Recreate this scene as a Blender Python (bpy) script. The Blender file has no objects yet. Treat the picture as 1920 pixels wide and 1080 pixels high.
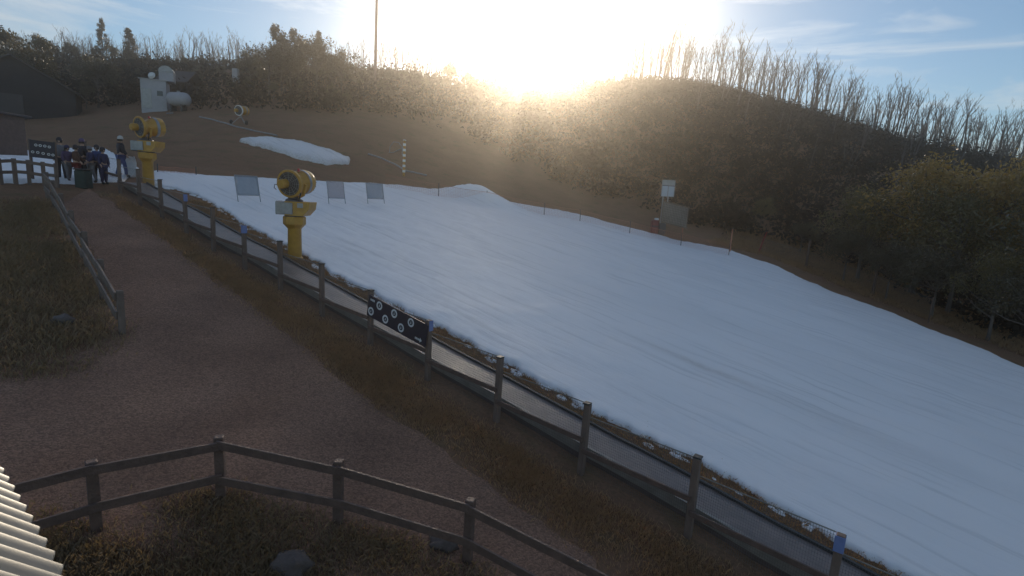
import bpy, math, random
import numpy as np
from mathutils import Vector, Matrix
from mathutils import noise as mnoise

random.seed(7)
RNG = np.random.default_rng(11)
SC = bpy.context.scene
COL = SC.collection

# ------------------------------------------------------------------ camera
CAM_Z = 5.79
FPX = 1000.0
PITCH, ROLL = math.radians(10.0), math.radians(3.5)
CAM_R = Matrix.Rotation(math.pi / 2 - PITCH, 3, 'X') @ Matrix.Rotation(ROLL, 3, 'Z')
CAM_P = Vector((0, 0, CAM_Z))
cd = bpy.data.cameras.new('camera')
cd.sensor_width = 36.0
cd.lens = 36.0 * FPX / 1920.0
cd.clip_start = 0.05
cd.clip_end = 3000
cam = bpy.data.objects.new('camera', cd)
COL.objects.link(cam)
cam.matrix_world = Matrix.Translation(CAM_P) @ CAM_R.to_4x4()
SC.camera = cam


def ray(px, py):
    return CAM_R @ Vector(((px - 960) / FPX, (540 - py) / FPX, -1.0))


def pt(px, py, D):
    return CAM_P + ray(px, py) * D


# ------------------------------------------------------------------ sun and sky
sd = ray(1000, 80).normalized()
SUN_EL = math.asin(sd.z)
SUN_AZ = math.atan2(sd.x, sd.y)          # from +Y towards +X
SC.view_settings.view_transform = 'Standard'
SC.view_settings.look = 'None'
SC.view_settings.gamma = 1
SC.view_settings.use_curve_mapping = False
SC.view_settings.exposure = 0.03

sun = bpy.data.lights.new('sun', 'SUN')
sun.energy = 4.0
sun.angle = math.radians(0.5)
sun.color = (1.0, 0.86, 0.68)
so = bpy.data.objects.new('sun', sun)
so.rotation_euler = (-sd).to_track_quat('-Z', 'Y').to_euler()
COL.objects.link(so)

world = bpy.data.worlds.new('World')
SC.world = world
world.use_nodes = True
NT = world.node_tree
NT.nodes.clear()


def N(nt, t, **kw):
    n = nt.nodes.new(t)
    for k, v in kw.items():
        if isinstance(k, str) and hasattr(n, k):
            setattr(n, k, v)
    return n


def math_node(nt, op, a, b=None, clamp=False):
    n = nt.nodes.new('ShaderNodeMath')
    n.operation = op
    n.use_clamp = clamp
    for i, v in enumerate((a, b)):
        if v is None:
            continue
        if isinstance(v, (int, float)):
            n.inputs[i].default_value = v
        else:
            nt.links.new(v, n.inputs[i])
    return n.outputs[0]


def build_world():
    L = NT.links.new
    sky = N(NT, 'ShaderNodeTexSky')
    sky.sky_type = 'NISHITA'
    sky.sun_disc = False
    sky.sun_elevation = SUN_EL
    sky.sun_rotation = SUN_AZ
    sky.altitude = 1400
    sky.air_density = 1.0
    sky.dust_density = 0.25
    sky.ozone_density = 2.2
    tc = N(NT, 'ShaderNodeTexCoord')
    d = tc.outputs['Generated']
    dot = N(NT, 'ShaderNodeVectorMath', operation='DOT_PRODUCT')
    L(d, dot.inputs[0])
    dot.inputs[1].default_value = sd
    c = math_node(NT, 'MAXIMUM', dot.outputs['Value'], 0.0)
    # cirrus streaks: noise stretched along the horizon, in sky direction space
    mp = N(NT, 'ShaderNodeMapping')
    mp.inputs['Rotation'].default_value = (0.0, 0.12, 0.25)
    mp.inputs['Scale'].default_value = (2.2, 2.2, 15.0)
    L(d, mp.inputs['Vector'])
    nz = N(NT, 'ShaderNodeTexNoise')
    nz.inputs['Scale'].default_value = 1.4
    nz.inputs['Detail'].default_value = 6
    nz.inputs['Roughness'].default_value = 0.58
    nz.inputs['Distortion'].default_value = 0.5
    L(mp.outputs[0], nz.inputs['Vector'])
    rp = N(NT, 'ShaderNodeMapRange')
    rp.inputs['From Min'].default_value = 0.50
    rp.inputs['From Max'].default_value = 0.76
    rp.inputs['To Max'].default_value = 0.75
    L(nz.outputs['Fac'], rp.inputs['Value'])
    # clouds are brighter close to the sun (forward scattering)
    cb = math_node(NT, 'ADD', math_node(NT, 'MULTIPLY', math_node(NT, 'POWER', c, 14.0), 9.0), 7.0)
    cc = N(NT, 'ShaderNodeCombineColor')
    L(cb, cc.inputs[0])
    L(math_node(NT, 'MULTIPLY', cb, 1.0), cc.inputs[1])
    L(math_node(NT, 'MULTIPLY', cb, 1.0), cc.inputs[2])
    mx = N(NT, 'ShaderNodeMix', data_type='RGBA')
    L(rp.outputs[0], mx.inputs[0])
    tint = N(NT, 'ShaderNodeMix', data_type='RGBA', blend_type='MULTIPLY')
    tint.inputs[0].default_value = 1.0
    tint.inputs[7].default_value = (0.80, 0.945, 0.965, 1)
    L(sky.outputs[0], tint.inputs[6])
    L(tint.outputs[2], mx.inputs[6])
    L(cc.outputs[0], mx.inputs[7])
    # aureole: glow added round the sun, boosted to brighten air and snow
    a1 = math_node(NT, 'MULTIPLY', math_node(NT, 'POWER', c, 72.0), 34.0)
    a2 = math_node(NT, 'MULTIPLY', math_node(NT, 'POWER', c, 300.0), 200.0)
    a = math_node(NT, 'ADD', a1, a2)
    ac = N(NT, 'ShaderNodeCombineColor')
    L(a, ac.inputs[0])
    L(math_node(NT, 'MULTIPLY', a, 0.88), ac.inputs[1])
    L(math_node(NT, 'MULTIPLY', a, 0.70), ac.inputs[2])
    ad = N(NT, 'ShaderNodeMix', data_type='RGBA', blend_type='ADD')
    ad.inputs[0].default_value = 1.0
    L(mx.outputs[2], ad.inputs[6])
    L(ac.outputs[0], ad.inputs[7])
    bg = N(NT, 'ShaderNodeBackground')
    bg.inputs['Strength'].default_value = 0.12
    L(ad.outputs[2], bg.inputs['Color'])
    out = N(NT, 'ShaderNodeOutputWorld')
    L(bg.outputs[0], out.inputs['Surface'])


build_world()
SC.cycles.max_bounces = 6
SC.cycles.diffuse_bounces = 3
SC.cycles.glossy_bounces = 2
SC.cycles.transmission_bounces = 4
SC.cycles.volume_bounces = 0
SC.cycles.transparent_max_bounces = 8
SC.cycles.sample_clamp_indirect = 4.0


# ------------------------------------------------------------------ materials
def mat(name, c1, c2=None, scale=6.0, rough=0.8, bump=0.0, bscale=None, detail=5, metal=0.0, stretch=None,
        translucent=0.0, spec=0.5, coords='object', alpha=1.0):
    m = bpy.data.materials.new(name)
    m.use_nodes = True
    nt = m.node_tree
    L = nt.links.new
    p = nt.nodes['Principled BSDF']
    p.inputs['Roughness'].default_value = rough
    p.inputs['Metallic'].default_value = metal
    p.inputs['Specular IOR Level'].default_value = spec
    p.inputs['Base Color'].default_value = (*c1, 1)
    if coords == 'object':
        v = N(nt, 'ShaderNodeTexCoord').outputs['Object']
    else:
        v = N(nt, 'ShaderNodeNewGeometry').outputs['Position']
    if stretch:
        mp = N(nt, 'ShaderNodeMapping')
        mp.inputs['Rotation'].default_value = stretch[0]
        mp.inputs['Scale'].default_value = stretch[1]
        L(v, mp.inputs['Vector'])
        v = mp.outputs[0]
    if c2 is not None:
        nz = N(nt, 'ShaderNodeTexNoise')
        nz.inputs['Scale'].default_value = scale
        nz.inputs['Detail'].default_value = detail
        nz.inputs['Roughness'].default_value = 0.65
        L(v, nz.inputs['Vector'])
        rp = N(nt, 'ShaderNodeMapRange')
        rp.inputs['From Min'].default_value = 0.32
        rp.inputs['From Max'].default_value = 0.68
        L(nz.outputs['Fac'], rp.inputs['Value'])
        mx = N(nt, 'ShaderNodeMix', data_type='RGBA')
        L(rp.outputs[0], mx.inputs[0])
        mx.inputs[6].default_value = (*c1, 1)
        mx.inputs[7].default_value = (*c2, 1)
        L(mx.outputs[2], p.inputs['Base Color'])
    if bump:
        nb = N(nt, 'ShaderNodeTexNoise')
        nb.inputs['Scale'].default_value = bscale or scale * 4
        nb.inputs['Detail'].default_value = 4
        L(v, nb.inputs['Vector'])
        bp = N(nt, 'ShaderNodeBump')
        bp.inputs['Strength'].default_value = bump
        bp.inputs['Distance'].default_value = 0.05
        L(nb.outputs['Fac'], bp.inputs['Height'])
        L(bp.outputs[0], p.inputs['Normal'])
    if translucent:
        tr = N(nt, 'ShaderNodeBsdfTranslucent')
        tr.inputs['Color'].default_value = (c1[0] * 2.2, c1[1] * 2.0, c1[2] * 1.0, 1)
        ms = N(nt, 'ShaderNodeMixShader')
        ms.inputs[0].default_value = translucent
        L(p.outputs[0], ms.inputs[1])
        L(tr.outputs[0], ms.inputs[2])
        L(ms.outputs[0], nt.nodes['Material Output'].inputs['Surface'])
    return m


def snow_material():
    m = mat('snow', (0.86, 0.87, 0.88), rough=0.55, spec=0.5)
    nt = m.node_tree
    L = nt.links.new
    p = nt.nodes['Principled BSDF']
    pos = N(nt, 'ShaderNodeNewGeometry').outputs['Position']
    ang = math.atan2(-0.104, 0.147)
    rot = N(nt, 'ShaderNodeVectorRotate', rotation_type='Z_AXIS')
    rot.inputs['Angle'].default_value = -ang
    L(pos, rot.inputs['Vector'])

    def nz(scl, base, det=4):
        mp = N(nt, 'ShaderNodeMapping')
        mp.inputs['Scale'].default_value = scl
        L(rot.outputs[0], mp.inputs['Vector'])
        n = N(nt, 'ShaderNodeTexNoise')
        n.inputs['Scale'].default_value = base
        n.inputs['Detail'].default_value = det
        L(mp.outputs[0], n.inputs['Vector'])
        return n.outputs['Fac']
    tracks = nz((0.02, 1.0, 0.3), 4.2, 4)        # sledge tracks running down the slope
    patches = nz((0.25, 0.6, 0.3), 0.5, 4)
    fine = nz((0.5, 2.0, 1.0), 9.0, 5)
    rp = N(nt, 'ShaderNodeMapRange')
    rp.inputs['From Min'].default_value = 0.55
    rp.inputs['From Max'].default_value = 0.68
    L(tracks, rp.inputs['Value'])
    mx = N(nt, 'ShaderNodeMix', data_type='RGBA')
    L(math_node(nt, 'MULTIPLY', rp.outputs[0], 0.48), mx.inputs[0])
    mx.inputs[6].default_value = (0.90, 0.88, 0.89, 1)
    mx.inputs[7].default_value = (0.62, 0.61, 0.62, 1)
    rp2 = N(nt, 'ShaderNodeMapRange')
    rp2.inputs['From Min'].default_value = 0.45
    rp2.inputs['From Max'].default_value = 0.8
    rp2.inputs['To Max'].default_value = 0.5
    L(patches, rp2.inputs['Value'])
    mx2 = N(nt, 'ShaderNodeMix', data_type='RGBA')
    L(rp2.outputs[0], mx2.inputs[0])
    L(mx.outputs[2], mx2.inputs[6])
    mx2.inputs[7].default_value = (0.74, 0.74, 0.76, 1)
    # dirt mask stored on the mesh (scuffed stain, grubby edges)
    at = N(nt, 'ShaderNodeAttribute')
    at.attribute_name = 'dirt'
    dn = math_node(nt, 'MULTIPLY', at.outputs['Fac'], math_node(nt, 'ADD', math_node(nt, 'MULTIPLY', fine, 1.6), -0.2, True))
    mx3 = N(nt, 'ShaderNodeMix', data_type='RGBA')
    L(math_node(nt, 'MINIMUM', dn, 0.9), mx3.inputs[0])
    L(mx2.outputs[2], mx3.inputs[6])
    mx3.inputs[7].default_value = (0.20, 0.14, 0.10, 1)
    L(mx3.outputs[2], p.inputs['Base Color'])
    h = math_node(nt, 'ADD', math_node(nt, 'MULTIPLY', tracks, -0.7), math_node(nt, 'MULTIPLY', fine, 0.25))
    bp = N(nt, 'ShaderNodeBump')
    bp.inputs['Strength'].default_value = 0.28
    bp.inputs['Distance'].default_value = 0.10
    L(h, bp.inputs['Height'])
    L(bp.outputs[0], p.inputs['Normal'])
    return m


def ground_material():
    # dry brown alpine grass with greener and barer patches
    m = mat('dry_grass', (0.1, 0.08, 0.05), rough=0.95, spec=0.1)
    nt = m.node_tree
    L = nt.links.new
    p = nt.nodes['Principled BSDF']
    pos = N(nt, 'ShaderNodeNewGeometry').outputs['Position']

    def nz(s, d=5, r=0.6):
        n = N(nt, 'ShaderNodeTexNoise')
        n.inputs['Scale'].default_value = s
        n.inputs['Detail'].default_value = d
        n.inputs['Roughness'].default_value = r
        L(pos, n.inputs['Vector'])
        return n.outputs['Fac']

    def ramp(f, a, b):
        r = N(nt, 'ShaderNodeMapRange')
        r.inputs['From Min'].default_value = a
        r.inputs['From Max'].default_value = b
        L(f, r.inputs['Value'])
        return r.outputs[0]

    def mix(f, a, b):
        x = N(nt, 'ShaderNodeMix', data_type='RGBA')
        L(f, x.inputs[0])
        for i, v in ((6, a), (7, b)):
            if isinstance(v, tuple):
                x.inputs[i].default_value = (*v, 1)
            else:
                L(v, x.inputs[i])
        return x.outputs[2]
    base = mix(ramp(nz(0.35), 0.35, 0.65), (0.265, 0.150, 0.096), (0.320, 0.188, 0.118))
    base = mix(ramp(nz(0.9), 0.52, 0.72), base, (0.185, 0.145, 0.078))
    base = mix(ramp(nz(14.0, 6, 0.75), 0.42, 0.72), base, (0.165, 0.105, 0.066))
    L(base, p.inputs['Base Color'])
    b = N(nt, 'ShaderNodeBump')
    b.inputs['Strength'].default_value = 0.9
    b.inputs['Distance'].default_value = 0.10
    L(nz(9.0, 6, 0.7), b.inputs['Height'])
    L(b.outputs[0], p.inputs['Normal'])
    return m


def gravel_material():
    m = mat('gravel', (0.12, 0.1, 0.08), rough=0.9, spec=0.2)
    nt = m.node_tree
    L = nt.links.new
    p = nt.nodes['Principled BSDF']
    pos = N(nt, 'ShaderNodeNewGeometry').outputs['Position']
    vo = N(nt, 'ShaderNodeTexVoronoi')
    vo.inputs['Scale'].default_value = 42.0
    L(pos, vo.inputs['Vector'])
    n1 = N(nt, 'ShaderNodeTexNoise')
    n1.inputs['Scale'].default_value = 0.5
    n1.inputs['Detail'].default_value = 6
    L(pos, n1.inputs['Vector'])
    sep = N(nt, 'ShaderNodeSeparateColor')
    L(vo.outputs['Color'], sep.inputs[0])
    r = N(nt, 'ShaderNodeMapRange')
    r.inputs['From Min'].default_value = 0.35
    r.inputs['From Max'].default_value = 0.65
    L(n1.outputs['Fac'], r.inputs['Value'])
    a = N(nt, 'ShaderNodeMix', data_type='RGBA')
    L(r.outputs[0], a.inputs[0])
    a.inputs[6].default_value = (0.225, 0.130, 0.090, 1)  # gravel tones lifted and reddened to take in the lens's veiling glare
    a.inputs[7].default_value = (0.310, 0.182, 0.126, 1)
    b = N(nt, 'ShaderNodeMix', data_type='RGBA', blend_type='MULTIPLY')
    b.inputs[0].default_value = 0.6
    L(a.outputs[2], b.inputs[6])
    c = N(nt, 'ShaderNodeCombineColor')
    v = math_node(nt, 'ADD', math_node(nt, 'MULTIPLY', sep.outputs[0], 1.1), 0.35)
    for i in range(3):
        L(v, c.inputs[i])
    L(c.outputs[0], b.inputs[7])
    L(b.outputs[2], p.inputs['Base Color'])
    bp = N(nt, 'ShaderNodeBump')
    bp.inputs['Strength'].default_value = 0.6
    bp.inputs['Distance'].default_value = 0.015
    bp.invert = True
    L(vo.outputs['Distance'], bp.inputs['Height'])
    L(bp.outputs[0], p.inputs['Normal'])
    return m


M = {}
M['snow'] = snow_material()
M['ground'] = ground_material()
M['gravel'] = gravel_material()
M['timber'] = mat('weathered_timber', (0.20, 0.140, 0.115), (0.125, 0.088, 0.074), scale=5, rough=0.75, bump=0.4, stretch=((0, 0, 0), (1, 1, 0.25)))
M['timber_dark'] = mat('dark_timber', (0.165, 0.105, 0.085), (0.105, 0.068, 0.056), scale=6, rough=0.7, bump=0.4)
M['timber_pale'] = mat('bleached_timber', (0.21, 0.155, 0.13), (0.12, 0.088, 0.075), scale=4, rough=0.7, bump=0.3)
M['black'] = mat('black_rubber', (0.03, 0.03, 0.032), (0.045, 0.045, 0.046), scale=8, rough=0.6)
M['belt'] = mat('grey_belt', (0.23, 0.18, 0.165), (0.15, 0.12, 0.112), scale=2.2, rough=0.42, bump=0.15, bscale=30)
M['skirt'] = mat('brown_skirt', (0.12, 0.082, 0.075), (0.08, 0.058, 0.052), scale=3, rough=0.8)
M['wire'] = mat('galvanised_wire', (0.32, 0.29, 0.26), (0.22, 0.2, 0.18), scale=4, rough=0.5, metal=0.3)
M['net'] = mat('grey_netting', (0.17, 0.15, 0.145), (0.12, 0.105, 0.10), scale=4, rough=0.7)
M['yellow'] = mat('yellow_paint', (0.56, 0.30, 0.045), (0.40, 0.20, 0.035), scale=3, rough=0.42)
M['steel'] = mat('grey_steel', (0.32, 0.32, 0.34), (0.24, 0.24, 0.25), scale=5, rough=0.4, metal=0.4)
M['darksteel'] = mat('dark_steel', (0.07, 0.065, 0.07), (0.045, 0.04, 0.045), scale=8, rough=0.5)
M['navy'] = mat('navy_board', (0.030, 0.026, 0.045), (0.024, 0.021, 0.036), scale=3, rough=0.5)
M['white'] = mat('white_print', (0.75, 0.75, 0.76), (0.62, 0.62, 0.64), scale=9, rough=0.5)
M['bluewrap'] = mat('blue_sleeve', (0.20, 0.26, 0.52), (0.15, 0.2, 0.42), scale=5, rough=0.5)
M['redwrap'] = mat('red_plastic', (0.45, 0.04, 0.035), (0.32, 0.03, 0.03), scale=5, rough=0.5)
M['orange'] = mat('orange_plastic', (0.50, 0.20, 0.12), (0.42, 0.16, 0.10), scale=5, rough=0.6)
M['maroon'] = mat('maroon_vinyl', (0.18, 0.02, 0.03), (0.11, 0.015, 0.02), scale=5, rough=0.45)
M['bluefabric'] = mat('pale_blue_mesh_fabric', (0.42, 0.47, 0.53), (0.34, 0.39, 0.46), scale=3, rough=0.7)
M['purplefabric'] = mat('pale_grey_mesh_fabric', (0.50, 0.48, 0.52), (0.42, 0.40, 0.45), scale=3, rough=0.7)
M['galv'] = mat('zinc_roof', (0.20, 0.195, 0.18), (0.15, 0.147, 0.137), scale=2.5, rough=0.42, metal=0.35)
M['shedwall'] = mat('pale_cladding', (0.40, 0.40, 0.44), (0.33, 0.33, 0.37), scale=1.5, rough=0.6)
M['barnwall'] = mat('dark_boards', (0.040, 0.032, 0.036), (0.028, 0.023, 0.026), scale=2, rough=0.8)
M['barnroof'] = mat('dark_roof', (0.075, 0.062, 0.066), (0.055, 0.046, 0.05), scale=2, rough=0.7)
M['glass'] = mat('dark_glass', (0.03, 0.035, 0.045), rough=0.12)
M['bark'] = mat('grey_bark', (0.14, 0.115, 0.105), (0.085, 0.07, 0.065), scale=3, rough=0.9, stretch=((0, 0, 0), (1, 1, 0.2)))
M['deadwood'] = mat('bleached_dead_wood', (0.12, 0.10, 0.098), (0.075, 0.062, 0.06), scale=0.8, rough=0.8)
M['leaf_olive'] = mat('olive_leaves', (0.145, 0.118, 0.05), (0.09, 0.078, 0.036), scale=0.9, rough=0.38, translucent=0.25)
M['leaf_green'] = mat('dark_green_leaves', (0.080, 0.068, 0.042), (0.050, 0.044, 0.028), scale=0.9, rough=0.42, translucent=0.2)
M['leaf_sunlit'] = mat('sunlit_tone_leaves', (0.32, 0.21, 0.065), (0.20, 0.14, 0.052), scale=0.9, rough=0.36, translucent=0.28)  # sunlit look of the shaded crowns put into the leaf colour
M['scrub'] = mat('scrub_leaves', (0.045, 0.036, 0.030), (0.032, 0.028, 0.023), scale=0.25, rough=0.95, spec=0.05, coords='world')
M['grass'] = mat('grass_blades', (0.28, 0.20, 0.14), (0.20, 0.155, 0.10), scale=1.2, rough=0.8, translucent=0.2, coords='world')
M['strawgrass'] = mat('straw_blades', (0.38, 0.24, 0.15), (0.26, 0.17, 0.11), scale=1.5, rough=0.8, translucent=0.2, coords='world')
M['skin'] = mat('skin', (0.48, 0.30, 0.23), (0.44, 0.27, 0.2), scale=6, rough=0.55)
M['hair'] = mat('dark_hair', (0.04, 0.028, 0.02), (0.03, 0.02, 0.015), scale=20, rough=0.6)
M['stone'] = mat('grey_stone', (0.15, 0.115, 0.10), (0.10, 0.078, 0.07), scale=4, rough=0.85, bump=0.5)


def see_through(m, f):
    # woven mesh: part of the light goes straight through the holes
    nt = m.node_tree
    t = N(nt, 'ShaderNodeBsdfTransparent')
    x = N(nt, 'ShaderNodeMixShader')
    x.inputs[0].default_value = f
    nt.links.new(nt.nodes['Principled BSDF'].outputs[0], x.inputs[1])
    nt.links.new(t.outputs[0], x.inputs[2])
    nt.links.new(x.outputs[0], nt.nodes['Material Output'].inputs['Surface'])


M['bluemesh'] = mat('blue_woven_mesh', (0.30, 0.36, 0.42), (0.24, 0.29, 0.36), scale=3, rough=0.7)
M['greymesh'] = mat('grey_woven_mesh', (0.36, 0.33, 0.37), (0.30, 0.27, 0.31), scale=3, rough=0.7)
see_through(M['bluemesh'], .45)
see_through(M['greymesh'], .55)


def cloth(name, c):
    return mat(name, c, tuple(x * 0.7 for x in c), scale=7, rough=0.8)


# ------------------------------------------------------------------ object helpers
def link(o, parent=None):
    COL.objects.link(o)
    if parent is not None:
        o.parent = parent
    return o


def tag(o, label=None, cat=None, group=None, kind=None):
    for k, v in (('label', label), ('category', cat), ('group', group), ('kind', kind)):
        if v:
            o[k] = v
    return o


def thing(name, label, cat, loc=(0, 0, 0), rz=0.0, group=None):
    o = bpy.data.objects.new(name, None)
    o.empty_display_size = 0.2
    o.location = loc
    o.rotation_euler = (0, 0, rz)
    link(o)
    return tag(o, label, cat, group)


def copy_tree(o, parent=None):
    c = o.copy()
    COL.objects.link(c)
    if parent is not None:
        c.parent = parent
    for ch in list(o.children):
        copy_tree(ch, c)
    return c


class MB:
    """collects shapes; build() links them as one mesh object"""
    def __init__(s):
        s.v, s.f = [], []

    def add(s, vs, fs):
        k = len(s.v)
        s.v += [tuple(v) for v in vs]
        s.f += [tuple(i + k for i in f) for f in fs]
        return s

    def box(s, c, size, R=None, bev=0.0, taper=1.0):
        hx, hy, hz = (x / 2 for x in size)
        b = min(bev, hx * .9, hy * .9, hz * .9)
        vs, fs = [], []
        if b <= 0:
            for z, t in ((-hz, 1), (hz, taper)):
                for x, y in ((-hx, -hy), (hx, -hy), (hx, hy), (-hx, hy)):
                    vs.append((x * t, y * t, z))
            fs = [(3, 2, 1, 0), (4, 5, 6, 7)] + [(i, (i + 1) % 4, 4 + (i + 1) % 4, 4 + i) for i in range(4)]
        else:
            def ring(z, ins, t):
                x, y = hx - ins, hy - ins
                q = []
                for sx, sy in ((-1, -1), (1, -1), (1, 1), (-1, 1)):
                    p1 = (sx * (x - b), sy * y)
                    p2 = (sx * x, sy * (y - b))
                    q += [p2, p1] if sx * sy > 0 else [p1, p2]
                # order counter-clockwise
                q = sorted(q, key=lambda p: math.atan2(p[1] / max(y, 1e-6), p[0] / max(x, 1e-6)))
                return [(p[0] * t, p[1] * t, z) for p in q]
            rs = [ring(-hz, b, 1), ring(-hz + b, 0, 1), ring(hz - b, 0, taper), ring(hz, b, taper)]
            for r in rs:
                vs += r
            for j in range(3):
                for i in range(8):
                    fs.append((j * 8 + i, j * 8 + (i + 1) % 8, (j + 1) * 8 + (i + 1) % 8, (j + 1) * 8 + i))
            fs += [tuple(range(7, -1, -1)), tuple(range(24, 32))]
        c = Vector(c)
        vs = [(R @ Vector(v) if R is not None else Vector(v)) + c for v in vs]
        return s.add(vs, fs)

    def beam(s, p, q, w, h, up=(0, 0, 1), bev=0.006):
        p, q = Vector(p), Vector(q)
        d = (q - p)
        ln = d.length
        d.normalize()
        u = Vector(up)
        side = d.cross(u).normalized()
        u2 = side.cross(d)
        R = Matrix((side, d, u2)).transposed()
        return s.box((p + q) / 2, (w, ln, h), R, bev)

    def tube(s, pts, rad, n=8, cap=True):
        pts = [Vector(p) for p in pts]
        if not hasattr(rad, '__len__'):
            rad = [rad] * len(pts)
        vs, fs = [], []
        a = None
        for i, p in enumerate(pts):
            d = (pts[min(i + 1, len(pts) - 1)] - pts[max(i - 1, 0)])
            if d.length < 1e-9:
                d = Vector((0, 0, 1))
            d.normalize()
            if a is None:
                a = d.orthogonal().normalized()
            a = (a - d * a.dot(d))
            a = a.normalized() if a.length > 1e-6 else d.orthogonal().normalized()
            b = d.cross(a)
            for k in range(n):
                t = 2 * math.pi * k / n
                vs.append(p + (a * math.cos(t) + b * math.sin(t)) * rad[i])
        for i in range(len(pts) - 1):
            for k in range(n):
                fs.append((i * n + k, i * n + (k + 1) % n, (i + 1) * n + (k + 1) % n, (i + 1) * n + k))
        if cap:
            fs.append(tuple(range(n - 1, -1, -1)))
            fs.append(tuple(range((len(pts) - 1) * n, len(pts) * n)))
        return s.add(vs, fs)

    def lathe(s, prof, n=20, R=None, c=(0, 0, 0), cap=True):
        """prof: (radius, z) pairs about local Z"""
        vs, fs = [], []
        for r, z in prof:
            for k in range(n):
                t = 2 * math.pi * k / n
                vs.append((r * math.cos(t), r * math.sin(t), z))
        for i in range(len(prof) - 1):
            for k in range(n):
                fs.append((i * n + k, i * n + (k + 1) % n, (i + 1) * n + (k + 1) % n, (i + 1) * n + k))
        if cap:
            fs.append(tuple(range(n - 1, -1, -1)))
            fs.append(tuple(range((len(prof) - 1) * n, len(prof) * n)))
        c = Vector(c)
        vs = [(R @ Vector(v) if R is not None else Vector(v)) + c for v in vs]
        return s.add(vs, fs)

    def build(s, name, m, parent=None, smooth=False, loc=None):
        me = bpy.data.meshes.new(name)
        me.from_pydata(s.v, [], s.f)
        me.validate()
        me.materials.append(m)
        if smooth:
            me.shade_smooth()
            try:
                me.set_sharp_from_angle(angle=math.radians(40))
            except Exception:
                pass
        o = bpy.data.objects.new(name, me)
        if loc is not None:
            o.location = loc
        return link(o, parent)


def np_mesh(name, verts, quads, m):
    """fast mesh from numpy arrays of quads or triangles"""
    verts = np.asarray(verts, dtype=np.float32)
    quads = np.asarray(quads, dtype=np.int32)
    k = quads.shape[1]
    me = bpy.data.meshes.new(name)
    me.vertices.add(len(verts))
    me.vertices.foreach_set('co', verts.ravel())
    me.loops.add(quads.size)
    me.loops.foreach_set('vertex_index', quads.ravel())
    me.polygons.add(len(quads))
    me.polygons.foreach_set('loop_start', np.arange(0, quads.size, k, dtype=np.int32))
    me.polygons.foreach_set('loop_total', np.full(len(quads), k, dtype=np.int32))
    me.update(calc_edges=True)
    me.validate()
    me.materials.append(m)
    return me


# ------------------------------------------------------------------ terrain
GX, GY = -0.147, 0.104           # the toboggan slope is close to a plane


def plane_hit(px, py):
    r = ray(px, py)
    t = -CAM_Z / (r.z - GX * r.x - GY * r.y)
    return CAM_P + r * t


FAR_PX = [(285, 322), (450, 335), (600, 343), (750, 350), (820, 359), (900, 374), (960, 380), (1080, 402),
          (1220, 438), (1280, 453), (1360, 468), (1450, 498), (1560, 548), (1650, 580), (1740, 618),
          (1830, 652), (1920, 692)]
NEAR_PX = [(283, 348), (330, 356), (380, 372), (420, 398), (450, 420), (490, 441), (530, 461), (580, 487),
           (620, 512), (700, 552), (800, 604), (930, 673), (1090, 769), (1300, 869), (1570, 1013), (1700, 1082)]


def ctrl_points():
    P = []
    far = [plane_hit(*p) for p in FAR_PX]
    fx = np.array([p.x for p in far])
    fy = np.array([p.y for p in far])
    # plane samples on this side of the far edge
    for X in np.arange(-24, 41, 6.0):
        for Y in np.arange(-24, 60, 6.0):
            ylim = np.interp(X, fx, fy)
            if Y < ylim + 1.0:
                P.append((X, Y, GX * X + GY * Y))
    for p in far:
        P.append((p.x, p.y, p.z))

    def g(px, py, D):
        q = pt(px, py, D)
        P.append((q.x, q.y, q.z))
    # meadow above the snow, rising to the forest edge
    for a in ((20, 300, 34), (60, 255, 42), (150, 218, 54), (300, 212, 54), (450, 245, 45), (550, 290, 41),
              (620, 262, 48), (700, 250, 54), (800, 268, 56), (900, 290, 58), (1000, 318, 59), (1100, 345, 60), (1200, 380, 58),
              (1300, 405, 58), (1400, 428, 56), (1520, 470, 51), (1650, 525, 45), (1780, 590, 38), (1900, 640, 32), (60, 205, 62)):
        g(*a)
    # the ridge line
    for a in ((-150, 120, 92), (0, 120, 96), (200, 128, 102), (420, 142, 108), (650, 150, 104), (800, 160, 98), (920, 168, 96),
              (1000, 172, 100), (1130, 172, 118), (1250, 182, 132), (1400, 204, 124), (1500, 226, 115), (1600, 256, 107),
              (1700, 286, 103), (1800, 308, 99), (1920, 326, 95), (2060, 352, 92)):
        g(*a)
        q = pt(*a)                       # back of the ridge falls away gently
        n = Vector((q.x, q.y, 0)).normalized()
        for dd, dz in ((16, -1.5), (60, -14), (150, -40)):
            P.append((q.x + n.x * dd, q.y + n.y * dd, q.z + dz))
    return np.array(P)


CP = ctrl_points()


def tps_fit(P, lam=0.4):
    n = len(P)
    d = np.hypot(P[:, None, 0] - P[None, :, 0], P[:, None, 1] - P[None, :, 1])
    K = np.where(d > 0, d * d * np.log(np.maximum(d, 1e-9)), 0) + np.eye(n) * lam * 50
    Q = np.c_[np.ones(n), P[:, :2]]
    A = np.block([[K, Q], [Q.T, np.zeros((3, 3))]])
    return np.linalg.solve(A, np.r_[P[:, 2], np.zeros(3)])


TW = tps_fit(CP)


def tps(x, y):
    x, y = np.broadcast_arrays(np.asarray(x, float), np.asarray(y, float))
    sh = x.shape
    x, y = x.ravel(), y.ravel()
    out = np.empty(len(x))
    for i in range(0, len(x), 20000):
        xs, ys = x[i:i + 20000], y[i:i + 20000]
        d = np.hypot(xs[:, None] - CP[None, :, 0], ys[:, None] - CP[None, :, 1])
        out[i:i + 20000] = np.where(d > 0, d * d * np.log(np.maximum(d, 1e-9)), 0) @ TW[:-3] + TW[-3] + TW[-2] * xs + TW[-1] * ys
    return out.reshape(sh)


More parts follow.
